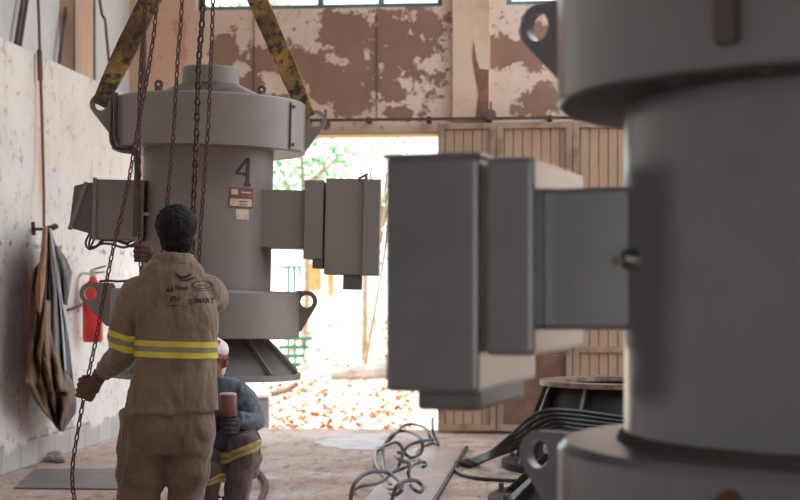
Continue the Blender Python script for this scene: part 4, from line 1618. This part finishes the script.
def text_bm(mb, body, px, py, h, wpx, shear=0.0):
    cu = bpy.data.curves.new('t', 'FONT')
    cu.body = body
    cu.size = 1.0
    cu.shear = shear
    cu.offset = .025
    o = bpy.data.objects.new('t', cu)
    COL.objects.link(o)
    dg = bpy.context.evaluated_depsgraph_get()
    me = bpy.data.meshes.new_from_object(o.evaluated_get(dg))
    bpy.data.objects.remove(o)
    xs_ = [v.co.x for v in me.vertices]
    ys_ = [v.co.y for v in me.vertices]
    x0, x1, y0, y1 = min(xs_), max(xs_), min(ys_), max(ys_)
    for v in me.vertices:
        v.co = V((X(px + (v.co.x - x0) / (x1 - x0) * wpx), 0, Z(py - (v.co.y - y0) / (y1 - y0) * h)))
    mb.bm.from_mesh(me)
    bpy.data.meshes.remove(me)


def poly2(mb, pts):
    vs = [mb.bm.verts.new((X(x), 0, Z(y))) for x, y in pts]
    mb.bm.faces.new(vs)


pr = MB()
poly2(pr, [(178.5, 270), (180, 274), (184, 276.5), (190, 275.5), (195, 273), (192, 277), (186, 280), (181.5, 278.5), (179, 275)])
poly2(pr, [(182, 280), (187, 280.5), (193, 278), (199, 277.5), (195, 279.5), (190, 281.5), (184, 281.5)])
to_back(pr.bm)
pr.build('bird_emblem', M['ink'], wroot, smooth=False)
pr = MB()
n = 28
for i in range(n):
    a, c_ = 2 * PI * i / n, 2 * PI * (i + 1) / n
    f = lambda t_, q: (204 + math.cos(t_) * 9.6 * q, 284.8 + math.sin(t_) * 4.1 * q)
    poly2(pr, [f(a, 1), f(c_, 1), f(c_, .84), f(a, .84)])
poly2(pr, [(200, 285.3), (208, 284.6), (208, 285.4), (200, 286.1)])
poly2(pr, [(196, 290.4), (214, 289.9), (214, 290.4), (196, 290.9)])
to_back(pr.bm)
pr.build('oval_emblem', M['ink'], wroot, smooth=False)
pr = MB()
poly2(pr, [(170, 291.8), (172.2, 286.8), (174, 291.6)])
poly2(pr, [(173.2, 291.6), (175.4, 286.4), (177.4, 291.4)])
text_bm(pr, 'Mage', 179, 290.8, 5.4, 12)
to_back(pr.bm)
pr.build('back_print', M['ink'], wroot, smooth=False)
pr = MB()
text_bm(pr, 'JPW', 173, 303.5, 7.5, 12.5, .3)
poly2(pr, [(172, 305.3), (184, 304.8), (184, 305.5), (172, 306)])
to_back(pr.bm)
pr.build('back_print', M['ink'], wroot, smooth=False)
pr = MB()
poly2(pr, [(191, 300.4), (194.6, 298.6), (196, 299.6), (192.4, 301.4)])
poly2(pr, [(191.4, 303), (196, 300.8), (196, 302), (192, 304)])
poly2(pr, [(193, 305), (196, 303), (196, 304), (194, 305.4)])
text_bm(pr, 'SMART', 197, 303, 5.2, 18)
to_back(pr.bm)
pr.build('back_print', M['ink'], wroot, smooth=False)
# trousers
tb = MB()
tb.ringloft([ell((X(169), 0, Z(400)), .17, .115), ell((X(169), -.005, Z(415)), .205, .135), ell((X(168.5), -.01, Z(432)), .215, .14), ell((X(168), -.01, Z(452)), .205, .125)])
limb(tb, [hipL + V((-.005, -.01, .03)), V((X(143.5), .0, Z(450))), V((X(141), .01, Z(480))), knL, anL + V((0, 0, .1)), anL + V((0, .01, 0))], [.112, .118, .116, .108, .085, .082], 20)
limb(tb, [hipR + V((.0, -.01, .03)), V((X(190), .0, Z(450))), V((X(186), .01, Z(480))), knR, anR + V((0, 0, .1)), anR + V((0, .01, 0))], [.105, .104, .09, .086, .078, .078], 20)


def fold2(p):
    rg = lambda q: 1 - 2.2 * abs(noise.noise(q))
    return rg(V((p.x * 5 + p.z * 5, p.y * 5, p.z * 6 - p.x * 5))) * .005 + rg(V((p.x * 7, p.y * 7, p.z * 2.2)) + V((1, 9, 4))) * .004 + noise.noise(V((p.x * 9 + p.z * 7, p.y * 8, p.z * 12 - p.x * 7))) * .008 + noise.noise(V((p.x * 8, p.y * 8, p.z * 26)) + V((5, 2, 8))) * .003


tr = fuse(tb, .011, 5, fold2)
trb = BVHTree.FromBMesh(tr.bm)
tr = tr.build('trousers', M['trouser'], wroot, angle=180)
pk = MB()
cols, rws = 8, 8
g_ = [[V((X(131 + 22 * i / cols), 0, Z(430 + 30 * j / rws + i * .4))) for i in range(cols + 1)] for j in range(rws + 1)]
for row in g_:
    for v in row:
        hit = trb.ray_cast(V((v.x, -1, v.z)), V((0, 1, 0)))[0]
        v.y = (hit.y if hit else -.1) - .003
pk.ringloft(g_, cap=False, closed=False)
o = pk.build('back_pocket', M['trouser'], wroot, angle=180)
so = o.modifiers.new('t', 'SOLIDIFY')
so.thickness = .006
for an in (anL, anR):
    bb_ = MB()
    bb_.ball(an + V((0, .07, -.045)), (.052, .14, .048), 18)
    bb_.ball(an + V((0, -.01, .0)), (.052, .06, .085), 16)
    bb_ = fuse(bb_, .01, 3)
    for v in bb_.bm.verts:
        v.co.z = max(v.co.z, .004)
    bb_.build('boot', M['boot'], wroot)
# gloves closed on the chains
gm = MB()
grip(gm, cL, V((.2, 0, 1)), V((.8, -.45, .3)), wL + V((-.008, .006, -.004)), 1.2)
fuse(gm, .0042, 2).build('glove', M['glove'], wroot)
gm = MB()
grip(gm, cR, V((0, 0, 1)), V((1, .25, 0)), wR, 1.1)
fuse(gm, .0042, 2).build('glove', M['glove'], wroot)

# ---- crouching worker (faces the camera, under the hung machine)
CY = 8.05
kc = CY / F
cr = thing('person', 'crouching person behind the standing one, grey blue top and white headcloth', 'person', ((224 - 400) * kc, CY, 0))
X2 = lambda px: (px - 224) * kc
Z2 = lambda py: CH + (HY - py) * kc
hc2 = V((X2(210), .02, Z2(360)))
sA, sB = V((X2(240), .04, Z2(394))), V((X2(203), .06, Z2(391)))
eA, eB = V((X2(256), -.08, Z2(420))), V((X2(196), -.06, Z2(425)))
wA, wB = V((X2(240), -.20, Z2(416))), V((X2(214), -.18, Z2(417)))
pel = V((X2(222), .22, Z2(466)))
hA, hB = pel + V((.08, 0, 0)), pel + V((-.08, 0, 0))
kA, kB = V((X2(248), -.16, Z2(439))), V((X2(211), -.17, Z2(464)))
aA, aB = V((X2(232), -.04, .09)), V((X2(203), .0, .10))
b = MB()
head(b, hc2, V((-.15, -1, -.12)), V((0, 0, 1)))
limb(b, [V((X2(220), .07, Z2(396))), hc2 + V((0, .02, -.06))], [.055, .05])
b.ringloft([ell(pel + V((0, 0, -.05)), .14, .11), ell((X2(222), .17, Z2(440)), .14, .09), ell((X2(222), .10, Z2(405)), .16, .09), ell((X2(222), .07, Z2(385)), .11, .07)])
limb(b, [sA, eA, wA], [.05, .04, .03])
limb(b, [sB, eB, wB], [.05, .04, .03])
limb(b, [hA, kA, aA], [.055, .04, .034])
limb(b, [hB, kB, aB], [.055, .04, .034])
for an in (aA, aB):
    b.ball(an + V((0, -.06, -.045)), (.04, .11, .035), 12)
fuse(b, .012, 3).build('body', M['skin'], cr)
hb = MB()
hb.ball(hc2 + V((0, .022, .045)), (.088, .098, .074), 24)
hb.ball(hc2 + V((0, .05, -.03)), (.078, .07, .085), 20)
hb = fuse(hb, .008, 3, lambda p: .006 * noise.noise(p * 22))
hb.build('headcloth', M['bandana'], cr, angle=180)
mb = MB()
mb.ringloft([ell((hc2.x - .004, hc2.y - .006, hc2.z + z), .094, .112) for z in (.0, .012, .024)], cap=False)
o = mb.build('headcloth_band', M['maroon'], cr)
so = o.modifiers.new('t', 'SOLIDIFY')
so.thickness = .006
jb = MB()
jb.ringloft([ell(pel + V((0, -.03, .02)), .15, .12), ell((X2(222), .15, Z2(440)), .145, .11), ell((X2(221), .09, Z2(410)), .16, .11), ell((X2(221), .07, Z2(396)), .145, .10), ell((X2(220), .06, Z2(381)), .10, .08), ell((X2(217), .05, Z2(377)), .07, .07)])
limb(jb, [sA + V((-.04, .01, 0)), sA, eA, wA], [.055, .062, .055, .042])
limb(jb, [sB + V((.04, .01, 0)), sB, eB, wB], [.06, .068, .062, .046])
fuse(jb, .010, 4, lambda p: .008 * noise.noise(V((p.x * 14, p.y * 14, p.z * 20)))).build('jumper', M['blue'], cr, angle=180)
tb = MB()
tb.ringloft([ell(pel + V((0, .0, -.09)), .15, .12), ell(pel, .185, .14), ell(pel + V((0, -.02, .07)), .17, .12)])
limb(tb, [hA + V((0, -.02, -.02)), hA.lerp(kA, .6), kA, kA.lerp(aA, .5), aA + V((0, 0, .02))], [.10, .085, .072, .068, .062], 18)
limb(tb, [hB + V((0, -.02, -.02)), hB.lerp(kB, .6), kB, kB.lerp(aB, .5), aB + V((0, 0, .02))], [.10, .085, .072, .068, .062], 18)
tf = fuse(tb, .010, 4, lambda p: .010 * noise.noise(V((p.x * 12, p.y * 12, p.z * 16))))
tree_bvh = BVHTree.FromBMesh(tf.bm)
tf.build('trousers', M['trouser2'], cr, angle=180)
wroot_keep = wroot
wroot = cr
for (kn, an, y0, y1, tl) in ((kA, aA, 443, 453, .35), (kB, aB, 476, 485, .35)):
    mb = MB()
    c0 = kn.lerp(an, .16)
    rings = []
    for i in range(7):
        cc = V((c0.x - .005, c0.y + .0, Z2(y0 + (y1 - y0) * i / 6)))
        rings.append([cc + V((math.cos(a) * .1, math.sin(a) * .1, math.cos(a) * .1 * tl)) for a in [2 * PI * q / 48 for q in range(48)]])
    mb.ringloft(rings, cap=False)
    o = mb.build('knee_band', [M['yellow_dirty'], M['silver']], cr, angle=180)
    for i, f in enumerate(o.data.polygons):
        f.material_index = 1 if i // 48 in (2, 3) else 0
    wrap(o, .004)
for an in (aA, aB):
    bb_ = MB()
    bb_.ball(an + V((0, -.07, -.045)), (.052, .14, .048), 18)
    bb_.ball(an + V((0, .01, .0)), (.052, .06, .085), 16)
    bb_ = fuse(bb_, .01, 3)
    for v in bb_.bm.verts:
        v.co.z = max(v.co.z, .004)
    bb_.build('boot', M['boot'], cr)
# the red cylindrical tool he holds
tc = V((X2(233.5), -.255, Z2(412)))
tool = thing('cylindrical_tool', 'red brown cylindrical tool with pale top held by the crouching person', 'tool', tc + V(cr.location))
s = kc
MB().lathe([(8.6 * s, 0), (9 * s, .006), (9 * s, 19 * s), (8.4 * s, 20.5 * s)], n=36).build('housing', M['redtool'], tool)
MB().lathe([(8.2 * s, 20.3 * s), (8.2 * s, 22 * s), (6 * s, 22.6 * s), (2 * s, 22.6 * s)], n=36).build('cap', M['pale'], tool)
MB().cyl((.0, 0, -.09), (.0, 0, .005), .018, n=12).build('handle', M['redtool'], tool)
MB().cyl((-.026, 0, -.05), (-.026, 0, .005), .009, n=10).build('pin', M['steel'], tool)
gm = MB()
grip(gm, tc + V((.0, 0, -.05)), V((0, 0, 1)), V((.8, .6, 0)), wA, 1.05, .022)
fuse(gm, .0045, 2).build('glove', M['glove_dark'], cr)
gm = MB()
grip(gm, tc + V((-.03, 0, -.035)), V((0, 0, 1)), V((-.8, .6, 0)), wB, 1.05, .022)
fuse(gm, .0045, 2).build('glove', M['glove_dark'], cr)
